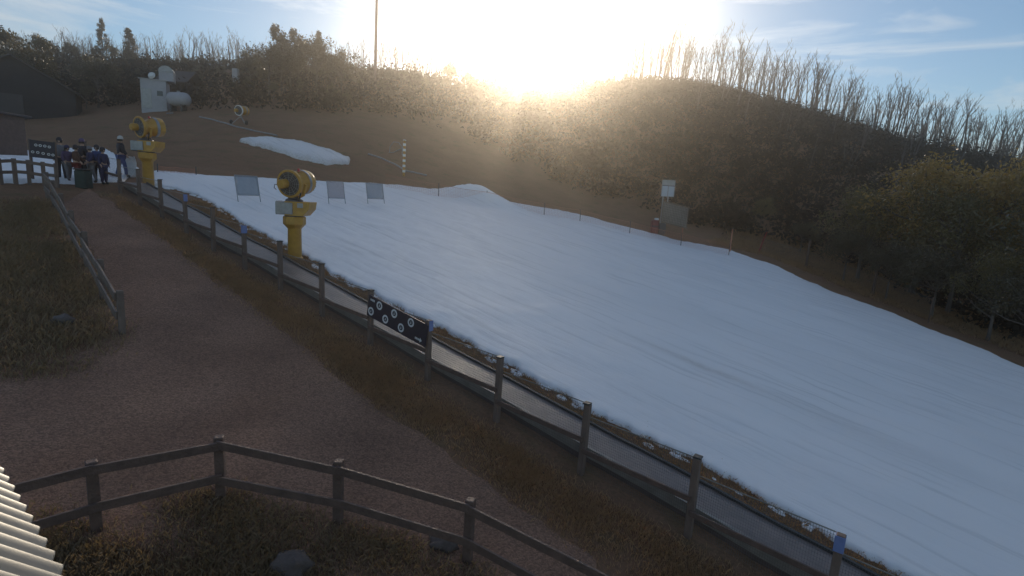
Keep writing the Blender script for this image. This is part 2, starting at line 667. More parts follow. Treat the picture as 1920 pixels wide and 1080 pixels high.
def wob(x, y):
    return (0.035 * np.sin(x * 1.3 + 0.7 * np.sin(y * 0.9)) * np.sin(y * 1.1 + 1.1 * np.sin(x * 0.6))
            + 0.02 * np.sin(x * 3.1 + y * 1.7) * np.sin(y * 2.7 - x * 1.2))


def axis(lo, flo, fhi, hi, fine, coarse):
    return np.unique(np.r_[np.arange(lo, flo, coarse), np.arange(flo, fhi, fine), np.arange(fhi, hi + 1, coarse)].round(3))


AX = axis(-420, -110, 130, 420, 0.8, 14)
AY = axis(-80, -8, 135, 460, 0.8, 14)
XX, YY = np.meshgrid(AX, AY, indexing='ij')
ZZ = tps(XX, YY)
rim = np.clip((np.hypot(XX, YY) - 170) / 120, 0, 1)
ZZ = ZZ * (1 - rim) + np.clip(ZZ, -20, 12) * rim
ZZ = np.where(YY < -10, np.clip(ZZ, -8, 8), ZZ) + wob(XX, YY)


def gz(x, y):
    """terrain height, bilinear on the mesh grid"""
    x = np.asarray(x, float)
    y = np.asarray(y, float)
    i = np.clip(np.searchsorted(AX, x) - 1, 0, len(AX) - 2)
    j = np.clip(np.searchsorted(AY, y) - 1, 0, len(AY) - 2)
    fx = np.clip((x - AX[i]) / (AX[i + 1] - AX[i]), 0, 1)
    fy = np.clip((y - AY[j]) / (AY[j + 1] - AY[j]), 0, 1)
    return (ZZ[i, j] * (1 - fx) * (1 - fy) + ZZ[i + 1, j] * fx * (1 - fy) + ZZ[i, j + 1] * (1 - fx) * fy + ZZ[i + 1, j + 1] * fx * fy)


def gp(x, y, dz=0.0):
    return Vector((x, y, float(gz(x, y)) + dz))


def hit(px, py):
    """where the ground stands behind a spot of the photograph"""
    r = ray(px, py)
    t = np.arange(4.0, 160.0, 0.05)
    h = CAM_Z + r.z * t - gz(r.x * t, r.y * t)
    k = np.argmax(h < 0)
    if h[k] >= 0:
        return None
    return gp(r.x * t[k], r.y * t[k])


def at(px, D):
    """ground point under the sight line of image column px at depth D"""
    lo, hi = -600.0, 1800.0
    for _ in range(50):
        m = (lo + hi) / 2
        q = pt(px, m, D)
        if q.z > gz(q.x, q.y):
            lo = m
        else:
            hi = m
    q = pt(px, lo, D)
    return gp(q.x, q.y)


def build_ground():
    nx, ny = len(AX), len(AY)
    v = np.stack([XX, YY, ZZ], -1).reshape(-1, 3)
    i, j = np.meshgrid(np.arange(nx - 1), np.arange(ny - 1), indexing='ij')
    a = (i * ny + j).ravel()
    q = np.stack([a, a + ny, a + ny + 1, a + 1], -1)
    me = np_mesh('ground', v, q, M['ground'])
    me.shade_smooth()
    o = link(bpy.data.objects.new('ground', me))
    tag(o, 'brown dry grass ground of the hillside', None, kind='structure')


build_ground()


# ------------------------------------------------------------------ snow and path sheets
def resample(pts, n):
    P = np.array([(p[0], p[1]) for p in pts])
    s = np.r_[0, np.cumsum(np.hypot(*np.diff(P, axis=0).T))]
    t = np.linspace(0, s[-1], n)
    return np.c_[np.interp(t, s, P[:, 0]), np.interp(t, s, P[:, 1])]


def fbm(x, y, f, seed=0.0, octv=3):
    o = np.zeros(len(x))
    for k in range(len(x)):
        o[k] = mnoise.fractal(Vector((x[k] * f, y[k] * f, seed)), 1.0, 2.0, octv)
    return o


def sheet(name, A, B, m, thick, ns, nt, rag, edge=0.12, extra=None, label='', seed=0.0, lift=0.0, dirt=None, lump=0.0):
    A, B = resample(A, ns), resample(B, ns)
    ja = fbm(A[:, 0], A[:, 1], 1.1, seed + 3.1, 5) * rag + fbm(A[:, 0], A[:, 1], 3.4, seed + 6.1, 4) * rag * .28
    jb = fbm(B[:, 0], B[:, 1], 1.3, seed + 8.7, 4) * rag
    D = B - A
    ln = np.hypot(D[:, 0], D[:, 1])[:, None]
    A = A + D / np.maximum(ln, .1) * ja[:, None]
    B = B + D / np.maximum(ln, .1) * jb[:, None]
    u = np.linspace(0, 1, nt)
    u = u ** 1.35 if name == 'snow_slope' else u
    X = A[:, None, 0] + (B - A)[:, None, 0] * u[None]
    Y = A[:, None, 1] + (B - A)[:, None, 1] * u[None]
    L_ = np.hypot(*(B - A).T)[:, None]
    dist = np.minimum(u[None] * L_, (1 - u[None]) * L_)
    ssum = np.linspace(0, 1, ns)[:, None] * np.hypot(*np.diff(A, axis=0).T).sum()
    dist = np.minimum(dist, np.minimum(ssum, ssum[-1, 0] - ssum) * np.ones_like(dist))
    e = np.clip(dist / edge, 0, 1)
    prof = np.sqrt(np.clip(1 - (1 - e) ** 2, 0, 1))
    off = thick * prof - 0.06 * (1 - np.clip(dist / .05, 0, 1)) + lift
    if lump:
        nzv = fbm(X.ravel(), Y.ravel(), 0.9, seed, 4).reshape(X.shape)
        off = off + lump * nzv * prof
    if extra is not None:
        off = off + extra(X, Y, dist)
    Z = gz(X, Y) + off
    v = np.stack([X, Y, Z], -1).reshape(-1, 3)
    i, j = np.meshgrid(np.arange(ns - 1), np.arange(nt - 1), indexing='ij')
    a = (i * nt + j).ravel()
    q = np.stack([a, a + nt, a + nt + 1, a + 1], -1)
    # keep faces pointing up
    n0 = np.cross(v[q[0, 1]] - v[q[0, 0]], v[q[0, 3]] - v[q[0, 0]])
    if n0[2] < 0:
        q = q[:, ::-1]
    me = np_mesh(name, v, q, m)
    me.shade_smooth()
    if dirt is not None:
        at_ = me.attributes.new('dirt', 'FLOAT', 'POINT')
        at_.data.foreach_set('value', dirt(X, Y, dist).ravel().astype(np.float32))
    o = link(bpy.data.objects.new(name, me))
    tag(o, label, None, kind='structure')
    return o


near = [plane_hit(*p) for p in NEAR_PX]
far = [plane_hit(*p) for p in FAR_PX]
dn = (near[-1] - near[-3]).normalized()
near_w = [(p.x, p.y) for p in near] + [(near[-1].x + dn.x * t, near[-1].y + dn.y * t) for t in (4, 10)]
df = (far[-1] - far[-3]).normalized()
far_w = [(p.x, p.y) for p in far] + [(far[-1].x + df.x * t, far[-1].y + df.y * t) for t in (5, 12)]
MOUND = plane_hit(885, 372)
STAIN = plane_hit(1315, 692)
SDIR = Vector((0.147, -0.104)).normalized()


def snow_extra(X, Y, dist):
    dx, dy = X - MOUND.x, Y - MOUND.y
    a = (dx * SDIR.x + dy * SDIR.y)
    b = (-dx * SDIR.y + dy * SDIR.x)
    h = 1.2 * np.exp(-(a / 4.2) ** 2 - (b / 1.6) ** 2)
    return h * np.clip(dist / .5, 0, 1)


def snow_dirt(X, Y, dist):
    dx, dy = X - STAIN.x, Y - STAIN.y
    a = (dx * SDIR.x + dy * SDIR.y)
    b = (-dx * SDIR.y + dy * SDIR.x)
    st = 0.45 * np.exp(-(a / 1.5) ** 2 - (b / 0.22) ** 2) + 0.16 * np.exp(-(((a - 4) / 3.5)) ** 2 - (b / 0.5) ** 2)
    return st + 0.5 * np.exp(-dist / 0.10)


sheet('snow_slope', near_w, far_w, M['snow'], 0.11, 900, 150, 0.24, edge=0.22, extra=snow_extra,
      label='wide groomed white snow run of the toboggan slope', dirt=snow_dirt, lump=0.03)


def snow_lumps():
    rng = np.random.default_rng(23)
    V, F, k = [], [], 0
    P = resample([(q[0], q[1]) for q in near_w], 260)
    T = np.gradient(P, axis=0)
    T /= np.linalg.norm(T, axis=1)[:, None]
    for i in range(len(P)):
        if rng.uniform() > .30:
            continue
        n = np.array([-T[i, 1], T[i, 0]])
        if n @ np.array([.6, .8]) > 0:
            n = -n
        c = P[i] + n * abs(rng.normal(0.02, .10)) + T[i] * rng.normal(0, .1)
        s = rng.uniform(.03, .13)
        st = rng.uniform(1, 2.6)
        h = s * rng.uniform(.25, .6)
        m = 9
        ring = []
        for lv, (rr, zz) in enumerate(((1, -.02), (.75, h * .7), (.3, h))):
            for a in range(m):
                t = 2 * math.pi * a / m
                w = rr * s * rng.uniform(.75, 1.25)
                q = c + T[i] * math.cos(t) * w * st + n * math.sin(t) * w
                ring.append((q[0], q[1], float(gz(q[0], q[1])) + zz))
        V += ring
        for lv in range(2):
            for a in range(m):
                F.append((k + lv * m + a, k + lv * m + (a + 1) % m, k + (lv + 1) * m + (a + 1) % m, k + (lv + 1) * m + a))
        k += 3 * m
    me = np_mesh('snow_crumbs', V, F, M['snow'])
    me.shade_smooth()
    o = link(bpy.data.objects.new('snow_crumbs', me))
    tag(o, 'loose crumbs of melting snow along the grass edge of the run', 'snow crumbs', kind='stuff')


snow_lumps()


def hitxy(*pp):
    r = []
    for p in pp:
        q = hit(*p)
        r.append((q.x, q.y))
    return r


def sheet_px(name, a, b, *args, **kw):
    return sheet(name, hitxy(*a), hitxy(*b), *args, **kw)


sheet_px('snow_patch', [(448, 266), (500, 280), (560, 299), (610, 310), (655, 308)],
         [(450, 262), (520, 262), (575, 270), (620, 284), (657, 300)], M['snow'], 0.30, 90, 24, 0.3, edge=0.8,
         label='small patch of old snow on the brown meadow', seed=4, lump=0.08, dirt=lambda X, Y, d: 0.22 + 0.5 * np.exp(-d / .5))
sheet_px('snow_landing', [(-60, 345), (40, 345), (110, 348), (190, 345), (232, 342)],
         [(-60, 296), (40, 284), (110, 277), (200, 279), (262, 318)], M['snow'], 0.10, 110, 50, 0.25, edge=0.4,
         label='flat white snow area where the people gather', seed=9, lump=0.04, dirt=lambda X, Y, d: 0.5 * np.exp(-d / .3))

# gravel path between the two timber fences, and the apron near the buildings
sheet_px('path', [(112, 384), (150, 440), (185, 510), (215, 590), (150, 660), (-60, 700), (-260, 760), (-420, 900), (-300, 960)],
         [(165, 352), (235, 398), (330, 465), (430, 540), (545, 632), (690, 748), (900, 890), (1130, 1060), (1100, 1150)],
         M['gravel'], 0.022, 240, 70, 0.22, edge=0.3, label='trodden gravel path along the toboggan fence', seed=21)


# ------------------------------------------------------------------ projection (for choosing where the wood stands)
CR = np.array(CAM_R)


def proj(x, y, z):
    v = np.stack([x, y, z - CAM_Z], -1) @ CR
    return 960 + FPX * v[..., 0] / -v[..., 2], 540 - FPX * v[..., 1] / -v[..., 2]


# ------------------------------------------------------------------ foliage
def leaf_quads(cen, ln, wd, droop=0.0, rng=RNG):
    n = len(cen)
    a = rng.normal(size=(n, 3))
    a[:, 2] -= droop
    a /= np.linalg.norm(a, axis=1)[:, None]
    b = np.cross(a, rng.normal(size=(n, 3)))
    b /= np.linalg.norm(b, axis=1)[:, None]
    s = rng.uniform(.6, 1.3, n)[:, None]
    l, w = a * ln * s, b * wd * s
    v = np.stack([cen - l, cen + w, cen + l, cen - w], 1).reshape(-1, 3)
    return v


def quads_for(nv):
    return np.arange(nv).reshape(-1, 4)


def make_tree(name, seed, H, R, kind, leaf, nclump=42, per=75, ll=0.16, base=.22):
    """returns an Empty with children trunk and crown, standing at the origin"""
    rng = np.random.default_rng(seed)
    root = thing(name, None, None)
    mb = MB()
    cl = []
    if kind == 'broad':
        lean = rng.normal(0, .05, 2)
        lobes = [(rng.uniform(-.5, .5) * R, rng.uniform(-.5, .5) * R, H * rng.uniform(.5, .84), R * rng.uniform(.42, .7)) for _ in range(7)]
        for k in range(nclump):
            lx, ly, lz, lr = lobes[k % 7]
            u = rng.normal(size=3)
            u /= np.linalg.norm(u)
            if u[2] < -.4:
                u[2] *= -.6
            c = np.array([lx, ly, lz]) + u * lr * rng.uniform(.55, 1.0) * np.array([1, 1, .85])
            c[2] = min(max(c[2], base * H), H * .97)
            cl.append((c, R * rng.uniform(.16, .30)))
    elif kind == 'spire':
        for k in range(nclump):
            t = (k + rng.uniform(0, 1)) / nclump
            z = H * (.12 + .86 * t)
            r = R * (1 - t) ** .8 + .06 * R
            an = rng.uniform(0, 2 * math.pi)
            q = rng.uniform(.35, 1.0)
            cl.append((np.array([r * q * math.cos(an), r * q * math.sin(an), z]), R * (.16 + .16 * (1 - t))))
    cen = []
    for c, r in cl:
        n = int(per * rng.uniform(.6, 1.3))
        p = rng.normal(size=(n, 3)) * r * np.array([.62, .62, .5])
        cen.append(c + p)
    cen = np.concatenate(cen)
    v = leaf_quads(cen, ll, ll * .42, .35, rng)
    me = np_mesh('crown', v, quads_for(len(v)), M[leaf])
    crown = link(bpy.data.objects.new('crown', me), root)
    # trunk with limbs reaching the clumps
    top = H * (.9 if kind == 'spire' else .62)
    zs = np.linspace(-.4, top, 7)
    wx = np.cumsum(rng.normal(0, .02 * H / 7, 7))
    wy = np.cumsum(rng.normal(0, .02 * H / 7, 7))
    r0 = .022 * H
    mb.tube([(wx[i], wy[i], zs[i]) for i in range(7)], [r0 * (1.25 if i == 0 else 1 - .13 * i) for i in range(7)], 7)
    for k in range(0, len(cl), 2 if kind == 'broad' else 3):
        c, r = cl[k]
        zb = min(max(c[2] - rng.uniform(.12, .3) * H, .12 * H), top)
        bx, by = np.interp(zb, zs, wx), np.interp(zb, zs, wy)
        m = Vector(((bx + c[0]) / 2, (by + c[1]) / 2, (zb + c[2]) / 2 - .03 * H))
        mb.tube([(bx, by, zb), m, c], [r0 * .42, r0 * .28, r0 * .08], 5)
    mb.build('trunk', M['bark'], root, smooth=True)
    return root


TREES = {
    'a': (make_tree('evergreen_tree', 1, 9, 3.4, 'broad', 'leaf_green', 46, 80, .20), 9),
    'b': (make_tree('evergreen_tree', 2, 9, 3.0, 'broad', 'leaf_green', 46, 80, .20), 9),
    'c': (make_tree('evergreen_tree', 3, 9, 2.6, 'broad', 'leaf_green', 40, 80, .20, .12), 9),
    'd': (make_tree('evergreen_tree', 4, 9, 3.7, 'broad', 'leaf_green', 52, 80, .20, .10), 9),
    's': (make_tree('conifer_tree', 5, 10, 2.0, 'spire', 'leaf_green', 46, 75, .20), 10),
    'g': (make_tree('evergreen_tree', 8, 9, 3.6, 'broad', 'leaf_sunlit', 64, 130, .13, .06), 9),
    'h': (make_tree('evergreen_tree', 9, 9, 3.8, 'broad', 'leaf_olive', 64, 130, .13, .04), 9),
    'k': (make_tree('evergreen_tree', 10, 9, 4.2, 'broad', 'leaf_green', 64, 130, .13, .04), 9),
}
USED = set()


def put_tree(kind, px, D, topy, label, group=None, sx=1.0, cat='tree', rng=random):
    p = at(px, D)
    H = max(pt(px, topy, D).z - p.z, 2.2)
    root, h0 = TREES[kind]
    if kind in USED:
        root = copy_tree(root)
    USED.add(kind)
    root.location = p
    s = H / h0
    root.scale = (s * sx, s * sx, s)
    root.rotation_euler = (0, 0, rng.uniform(0, 6.28))
    tag(root, label, cat, group)
    if not group and 'group' in root.keys():
        del root['group']
    return root


def forest():
    top = [(-60, 55), (0, 48), (50, 50), (90, 62), (130, 72), (180, 78), (240, 78), (285, 100), (330, 108), (400, 112), (450, 108), (480, 88),
           (600, 84), (640, 104), (700, 122), (780, 118), (850, 118), (900, 140)]
    tx, ty = zip(*top)
    rnd = random.Random(5)
    for row, (D, step, dy0, dy1, lab, grp) in enumerate((
            (90, 34, 6, 22, 'dark evergreen tree in the back row of the left forest, crown against the sky', 'back row of the left forest'),
            (76, 40, 30, 55, 'olive evergreen tree in the middle of the left forest', 'middle of the left forest'),
            (64, 46, 62, 92, 'dark bushy evergreen tree at the lower edge of the left forest', 'lower edge of the left forest'))):
        px = -70
        while px < 915:
            q = px + rnd.uniform(-9, 9)
            t = np.interp(q, tx, ty) + rnd.uniform(dy0, dy1)
            if row == 2 and (230 < q < 395 or q < 150 or q > 690):     # clearing with the shed and the barn
                px += step
                continue
            kk = rnd.choice('abcd') if row else rnd.choice('aaccb')
            put_tree(kk, q, D + rnd.uniform(-5, 5), t, lab, grp, rnd.uniform(.75, 1.15), rng=rnd)
            px += step * rnd.uniform(.8, 1.2)
    put_tree('c', 528, 70, 42, 'tallest dark evergreen of the left forest, its narrow top above all its neighbours', None, .62, rng=rnd)
    put_tree('c', 560, 72, 50, 'second tallest evergreen, just beside the tallest one of the left forest', None, .6, rng=rnd)
    put_tree('a', 545, 68, 88, 'broad dark evergreen below the two tallest trees of the left forest', None, 1.1, rng=rnd)
    for px_, D_, t_, n_ in ((470, 72, 100, 'left shoulder tree of the broad dark clump below the tallest evergreens'), (505, 66, 90, 'front tree of the broad dark clump below the tallest evergreens'),
                            (595, 70, 84, 'right shoulder tree of the broad dark clump below the tallest evergreens'), (640, 68, 98, 'lower tree at the right end of the broad dark clump')):
        put_tree('ad'[px_ % 2], px_, D_, t_, n_, None, 1.25, rng=rnd)
    put_tree('s', 195, 92, 38, 'slender pointed conifer standing alone above the left forest', None, .8, 'conifer', rng=rnd)
    put_tree('s', 245, 90, 56, 'stout pointed conifer where the left forest drops to the bare trees', None, 1.2, 'conifer', rng=rnd)
    put_tree('s', 598, 80, 62, 'pointed conifer between the tallest evergreens and the mast', None, .9, 'conifer', rng=rnd)
    put_tree('b', 20, 60, 62, 'big olive evergreen behind the dark barn roof', None, 1.1, rng=rnd)
    put_tree('b', 85, 60, 78, 'rounded olive evergreen behind the ridge of the dark barn', None, 1.0, rng=rnd)
    put_tree('d', 185, 62, 112, 'olive evergreen between the dark barn and the pale pump shed', None, 1.0, rng=rnd)
    put_tree('a', 365, 68, 128, 'dark evergreen just behind the round water tank', None, 1.0, rng=rnd)
    # crowns on the right, beyond the snow
    right = [('h', 1605, 44, 352, 1.05, 'dark olive gum whose left crown shoulder catches bright glints'),
             ('g', 1710, 42, 300, 1.15, 'tallest gum painted sunlit gold beyond the right snow edge with glinting leaves'),
             ('g', 1830, 40, 300, .9, 'gum painted sunlit gold near the right end of the row, with a pointed crown'),
             ('h', 1775, 38, 352, .9, 'olive gum filling the gap between the two gums painted sunlit gold'),
             ('h', 1925, 36, 300, 1.0, 'dark gum cut by the right edge of the photo'),
             ('k', 1580, 42, 420, .9, 'low dark bush below the dark olive gum with glints'),
             ('k', 1660, 38, 440, .9, 'round dark bush in front of the tallest gum painted sunlit gold'),
             ('k', 1745, 34.5, 456, 1.0, 'broad dome shaped green bush closest to the right snow edge'),
             ('h', 1850, 31, 470, 1.0, 'wide dark olive bush right of the dome shaped bush'),
             ('k', 1930, 28.5, 500, 1.0, 'dark bush low at the right edge of the photo'),
             ('k', 1500, 50, 410, 1.0, 'dark bush behind the two dark net posts'),
             ('h', 1425, 56, 372, 1.0, 'shadowy bush up the slope right of the tall sign post'),
             ('k', 2030, 30, 360, 1.2, 'dark evergreen just outside the right edge of the photo')]
    for k, px, D, ty_, sx, lab in right:
        put_tree(k, px, D, ty_, lab, 'gums and bushes beyond the right snow edge', sx, rng=rnd)
    mid = [(845, 92, 118), (880, 88, 132), (915, 86, 146), (1105, 108, 150), (1140, 118, 146), (1180, 112, 158)]
    for i, (px, D, t) in enumerate(mid):
        put_tree('ac'[i % 2], px, D, t, 'dark evergreen on the ridge below the sun', 'evergreens on the ridge below the sun', 1.3, rng=rnd)


forest()


def scrub():
    """low dark undergrowth covering the wooded hillside: nobody could count it"""
    rng = np.random.default_rng(3)
    bx = [-400, 0, 300, 450, 700, 850, 930, 1000, 1100, 1250, 1350, 1500, 1700, 1900, 2400]
    by = [205, 203, 200, 215, 215, 245, 285, 325, 365, 412, 440, 474, 552, 646, 800]
    cen = []
    n = 17000
    X = rng.uniform(-125, 145, n)
    Y = rng.uniform(18, 150, n)
    Z = gz(X, Y)
    px, py = proj(X, Y, Z)
    bx2 = rng.uniform(size=n)
    ok = ~((px < 880) & (bx2 > .45)) & (px > -300) & (px < 2300) & (py < np.interp(px, bx, by)) & (py > -50)
    X, Y, Z, px, py = X[ok], Y[ok], Z[ok], px[ok], py[ok]
    for i in range(len(X)):
        h = rng.uniform(.8, 2.4)
        r = rng.uniform(.7, 1.6)
        k = rng.integers(40, 64)
        p = rng.normal(size=(k, 3)) * np.array([r * .6, r * .6, h * .33]) + np.array([X[i], Y[i], Z[i] + h * .5])
        cen.append(p)
    cen = np.concatenate(cen)
    v = leaf_quads(cen, .27, .12, .0, rng)
    me = np_mesh('undergrowth', v, quads_for(len(v)), M['scrub'])
    o = link(bpy.data.objects.new('undergrowth', me))
    tag(o, 'dense dark scrub covering the wooded hillside', 'undergrowth', kind='stuff')


scrub()


# ------------------------------------------------------------------ dead trees
def dead_tree_mesh(seed, H=11.0, stems=2):
    rng = random.Random(seed)
    mb = MB()

    def branch(p, d, ln, r, lev):
        pts, rad = [p], [r]
        q, dd = p.copy(), d.copy()
        n = 4
        for i in range(n):
            dd = (dd + Vector((rng.uniform(-.07, .07), rng.uniform(-.07, .07), .05))).normalized()
            q = q + dd * ln / n
            pts.append(q.copy())
            rad.append(r * (1 - .8 * (i + 1) / n))
        mb.tube(pts, rad, 5 if lev == 0 else 4, cap=False)
        if lev < 2:
            k = rng.randint(5, 8) if lev == 0 else rng.randint(2, 4)
            for _ in range(k):
                t = rng.uniform(.48, .96)
                i = min(int(t * n), n - 1)
                s = pts[i].lerp(pts[i + 1], t * n - i)
                an = rng.uniform(0, 6.28)
                up = rng.uniform(1.0, 2.6)
                d2 = Vector((math.cos(an), math.sin(an), up)).normalized()
                branch(s, d2, ln * rng.uniform(.22, .42) * (1.15 - .5 * t), max(r * .45 * (1 - .6 * t), .024), lev + 1)
    for s in range(stems):
        an = rng.uniform(0, 6.28)
        sp = rng.uniform(.08, .28) if stems > 1 else rng.uniform(0, .08)
        branch(Vector((math.cos(an) * .15, math.sin(an) * .15, -.6)), Vector((math.cos(an) * sp, math.sin(an) * sp, 1)).normalized(),
               H * rng.uniform(.78, 1.0), .135 * rng.uniform(.8, 1.2), 0)
    me = bpy.data.meshes.new('dead_tree')
    me.from_pydata(mb.v, [], mb.f)
    me.materials.append(M['deadwood'])
    me.shade_smooth()
    return me


DEAD = [dead_tree_mesh(40 + i, 11, 1 + i % 3) for i in range(10)]


def dead_forest():
    rng = random.Random(77)

    def put(px, D, topy, label, group):
        p = at(px, D)
        H = pt(px, topy, D).z - p.z
        if H < 3:
            H = 3 + rng.random() * 2
        o = link(bpy.data.objects.new('dead_tree', rng.choice(DEAD)))
        o.location = p
        s = H / 11
        o.scale = (max(s, .75), max(s, .75), s)
        q_ = Matrix.Rotation(rng.gauss(.05 if px > 1130 else .01, .04), 3, 'Y') @ Matrix.Rotation(rng.uniform(0, 6.28), 3, 'Z')
        o.rotation_euler = q_.to_euler()
        tag(o, label, 'dead tree', group)
    rx = [1120, 1220, 1290, 1370, 1450, 1530, 1600, 1650, 1700, 1750, 1850, 1960]
    rt = [60, 48, 56, 76, 92, 108, 138, 155, 164, 178, 198, 222]
    dx = [-100, 200, 650, 800, 1000, 1130, 1250, 1400, 1500, 1600, 1700, 1800, 1920, 2000]
    dd = [92, 102, 104, 98, 100, 118, 132, 124, 115, 107, 103, 99, 95, 93]
    n = 150
    for i in range(n):
        px = 1140 + (i + rng.random()) * (1990 - 1140) / n + rng.gauss(0, 10)
        t = np.interp(px, rx, rt) + abs(rng.gauss(0, 20)) - 10 + 9 * math.sin(px * .045)
        put(px, np.interp(px, dx, dd) + rng.uniform(-5, 9), t, 'bare grey dead tree on the crest of the right ridge, against the blue sky', 'dead trees on the right ridge')
    lx = [240, 300, 350, 450, 620, 700, 770, 840, 1000, 1130]
    lt = [56, 64, 56, 70, 70, 68, 68, 86, 66, 76]
    n = 118
    for i in range(n):
        px = 90 + (i + rng.random()) * (1130 - 90) / n
        t = np.interp(px, lx, lt) + abs(rng.gauss(0, 11))
        put(px, np.interp(px, dx, dd) + rng.uniform(-4, 9), t, 'thin bare dead tree on the far ridge behind the left forest', 'dead trees behind the left forest')
    n = 30
    for i in range(n):
        px = 1130 + (i + rng.random()) * (1990 - 1130) / n
        D = np.interp(px, dx, dd) - rng.uniform(14, 45)
        p = at(px, D)
        _, py = proj(np.array(p.x), np.array(p.y), np.array(p.z))
        put(px, D, float(py) - rng.uniform(70, 130) * 100 / D * .8, 'pale bare dead trunk standing in the scrub of the shaded right hillside', 'dead trunks on the right hillside')
    # the wood going on behind the crest: too many to count
    me_v, me_f, k = [], [], 0
    for i in range(640):
        px = rng.uniform(1290, 2050) if i % 3 else rng.uniform(60, 900)
        D = np.interp(px, dx, dd) + rng.uniform(8, 24)
        p = at(px, D)
        src = rng.choice(DEAD)
        s = rng.uniform(.65, 1.0)
        a = rng.uniform(0, 6.28)
        co = np.empty(len(src.vertices) * 3, np.float32)
        src.vertices.foreach_get('co', co)
        co = co.reshape(-1, 3) * s
        c, sn = math.cos(a), math.sin(a)
        co = np.stack([co[:, 0] * c - co[:, 1] * sn + p.x, co[:, 0] * sn + co[:, 1] * c + p.y, co[:, 2] + p.z], -1)
        f = np.array([q.vertices[:] for q in src.polygons if len(q.vertices) == 4])
        me_v.append(co)
        me_f.append(f + k)
        k += len(co)
    me = np_mesh('dead_wood', np.concatenate(me_v), np.concatenate(me_f), M['deadwood'])
    o = link(bpy.data.objects.new('dead_wood', me))
    tag(o, 'far dead wood thinning out behind the crest of the ridge', 'dead wood', kind='stuff')


dead_forest()


# ------------------------------------------------------------------ grass
def grass(name, label, pts, m, h, w, per=7, spread=.12, seed=1):
    rng = np.random.default_rng(seed)
    pts = np.asarray(pts)
    b = np.repeat(pts, per, axis=0)[:, :2] + rng.normal(size=(len(pts) * per, 2)) * spread
    z = gz(b[:, 0], b[:, 1])
    n = len(b)
    hh = h * rng.uniform(.5, 1.4, n)
    an = rng.uniform(0, 6.283, n)
    wx, wy = np.cos(an) * w, np.sin(an) * w
    ln = rng.normal(size=(n, 2)) * hh[:, None] * .45
    p0 = np.stack([b[:, 0] - wx, b[:, 1] - wy, z - .02], -1)
    p1 = np.stack([b[:, 0] + wx, b[:, 1] + wy, z - .02], -1)
    p2 = np.stack([b[:, 0] + wx * .6 + ln[:, 0] * .5, b[:, 1] + wy * .6 + ln[:, 1] * .5, z + hh * .65], -1)
    p3 = np.stack([b[:, 0] + ln[:, 0], b[:, 1] + ln[:, 1], z + hh], -1)
    v = np.stack([p0, p1, p2, p3], 1).reshape(-1, 3)
    me = np_mesh(name, v, quads_for(len(v)), M[m])
    o = link(bpy.data.objects.new(name, me))
    tag(o, label, 'grass', kind='stuff')


def scatter_poly(poly, n, seed):
    rng = random.Random(seed)
    P = [hit(*p) for p in poly]
    xs = [p.x for p in P]
    ys = [p.y for p in P]
    out = []
    while len(out) < n:
        x, y = rng.uniform(min(xs), max(xs)), rng.uniform(min(ys), max(ys))
        c = False
        for i in range(len(P)):
            a, b = P[i], P[i - 1]
            if (a.y > y) != (b.y > y) and x < (b.x - a.x) * (y - a.y) / (b.y - a.y) + a.x:
                c = not c
        if c and mnoise.noise(Vector((x * .9, y * .9, seed))) > rng.uniform(-.6, .3):
            out.append((x, y))
    return out


# ------------------------------------------------------------------ toboggan fence
def fence_point(px, D):
    p = at(px, D)
    return Vector((p.x, p.y))


D0 = 7.3
FA = fence_point(1289, 8.82)          # second post of the run
FB = fence_point(960 - 1000 * .697, D0 * (1 + .1597 * 12))
FSTEP = (FB - FA) / 11.0
FDIR = FSTEP.normalized()
FN = Vector((-FDIR.y, FDIR.x)) * -1.0                       # towards the snow
if FN.dot(Vector((0.6, 0.8))) < 0:
    FN = -FN


def fpt(i, off=0.0, dz=0.0):
    q = FA + FSTEP * (i - 1) + FN * off
    return gp(q.x, q.y, dz)


FH = 1.40


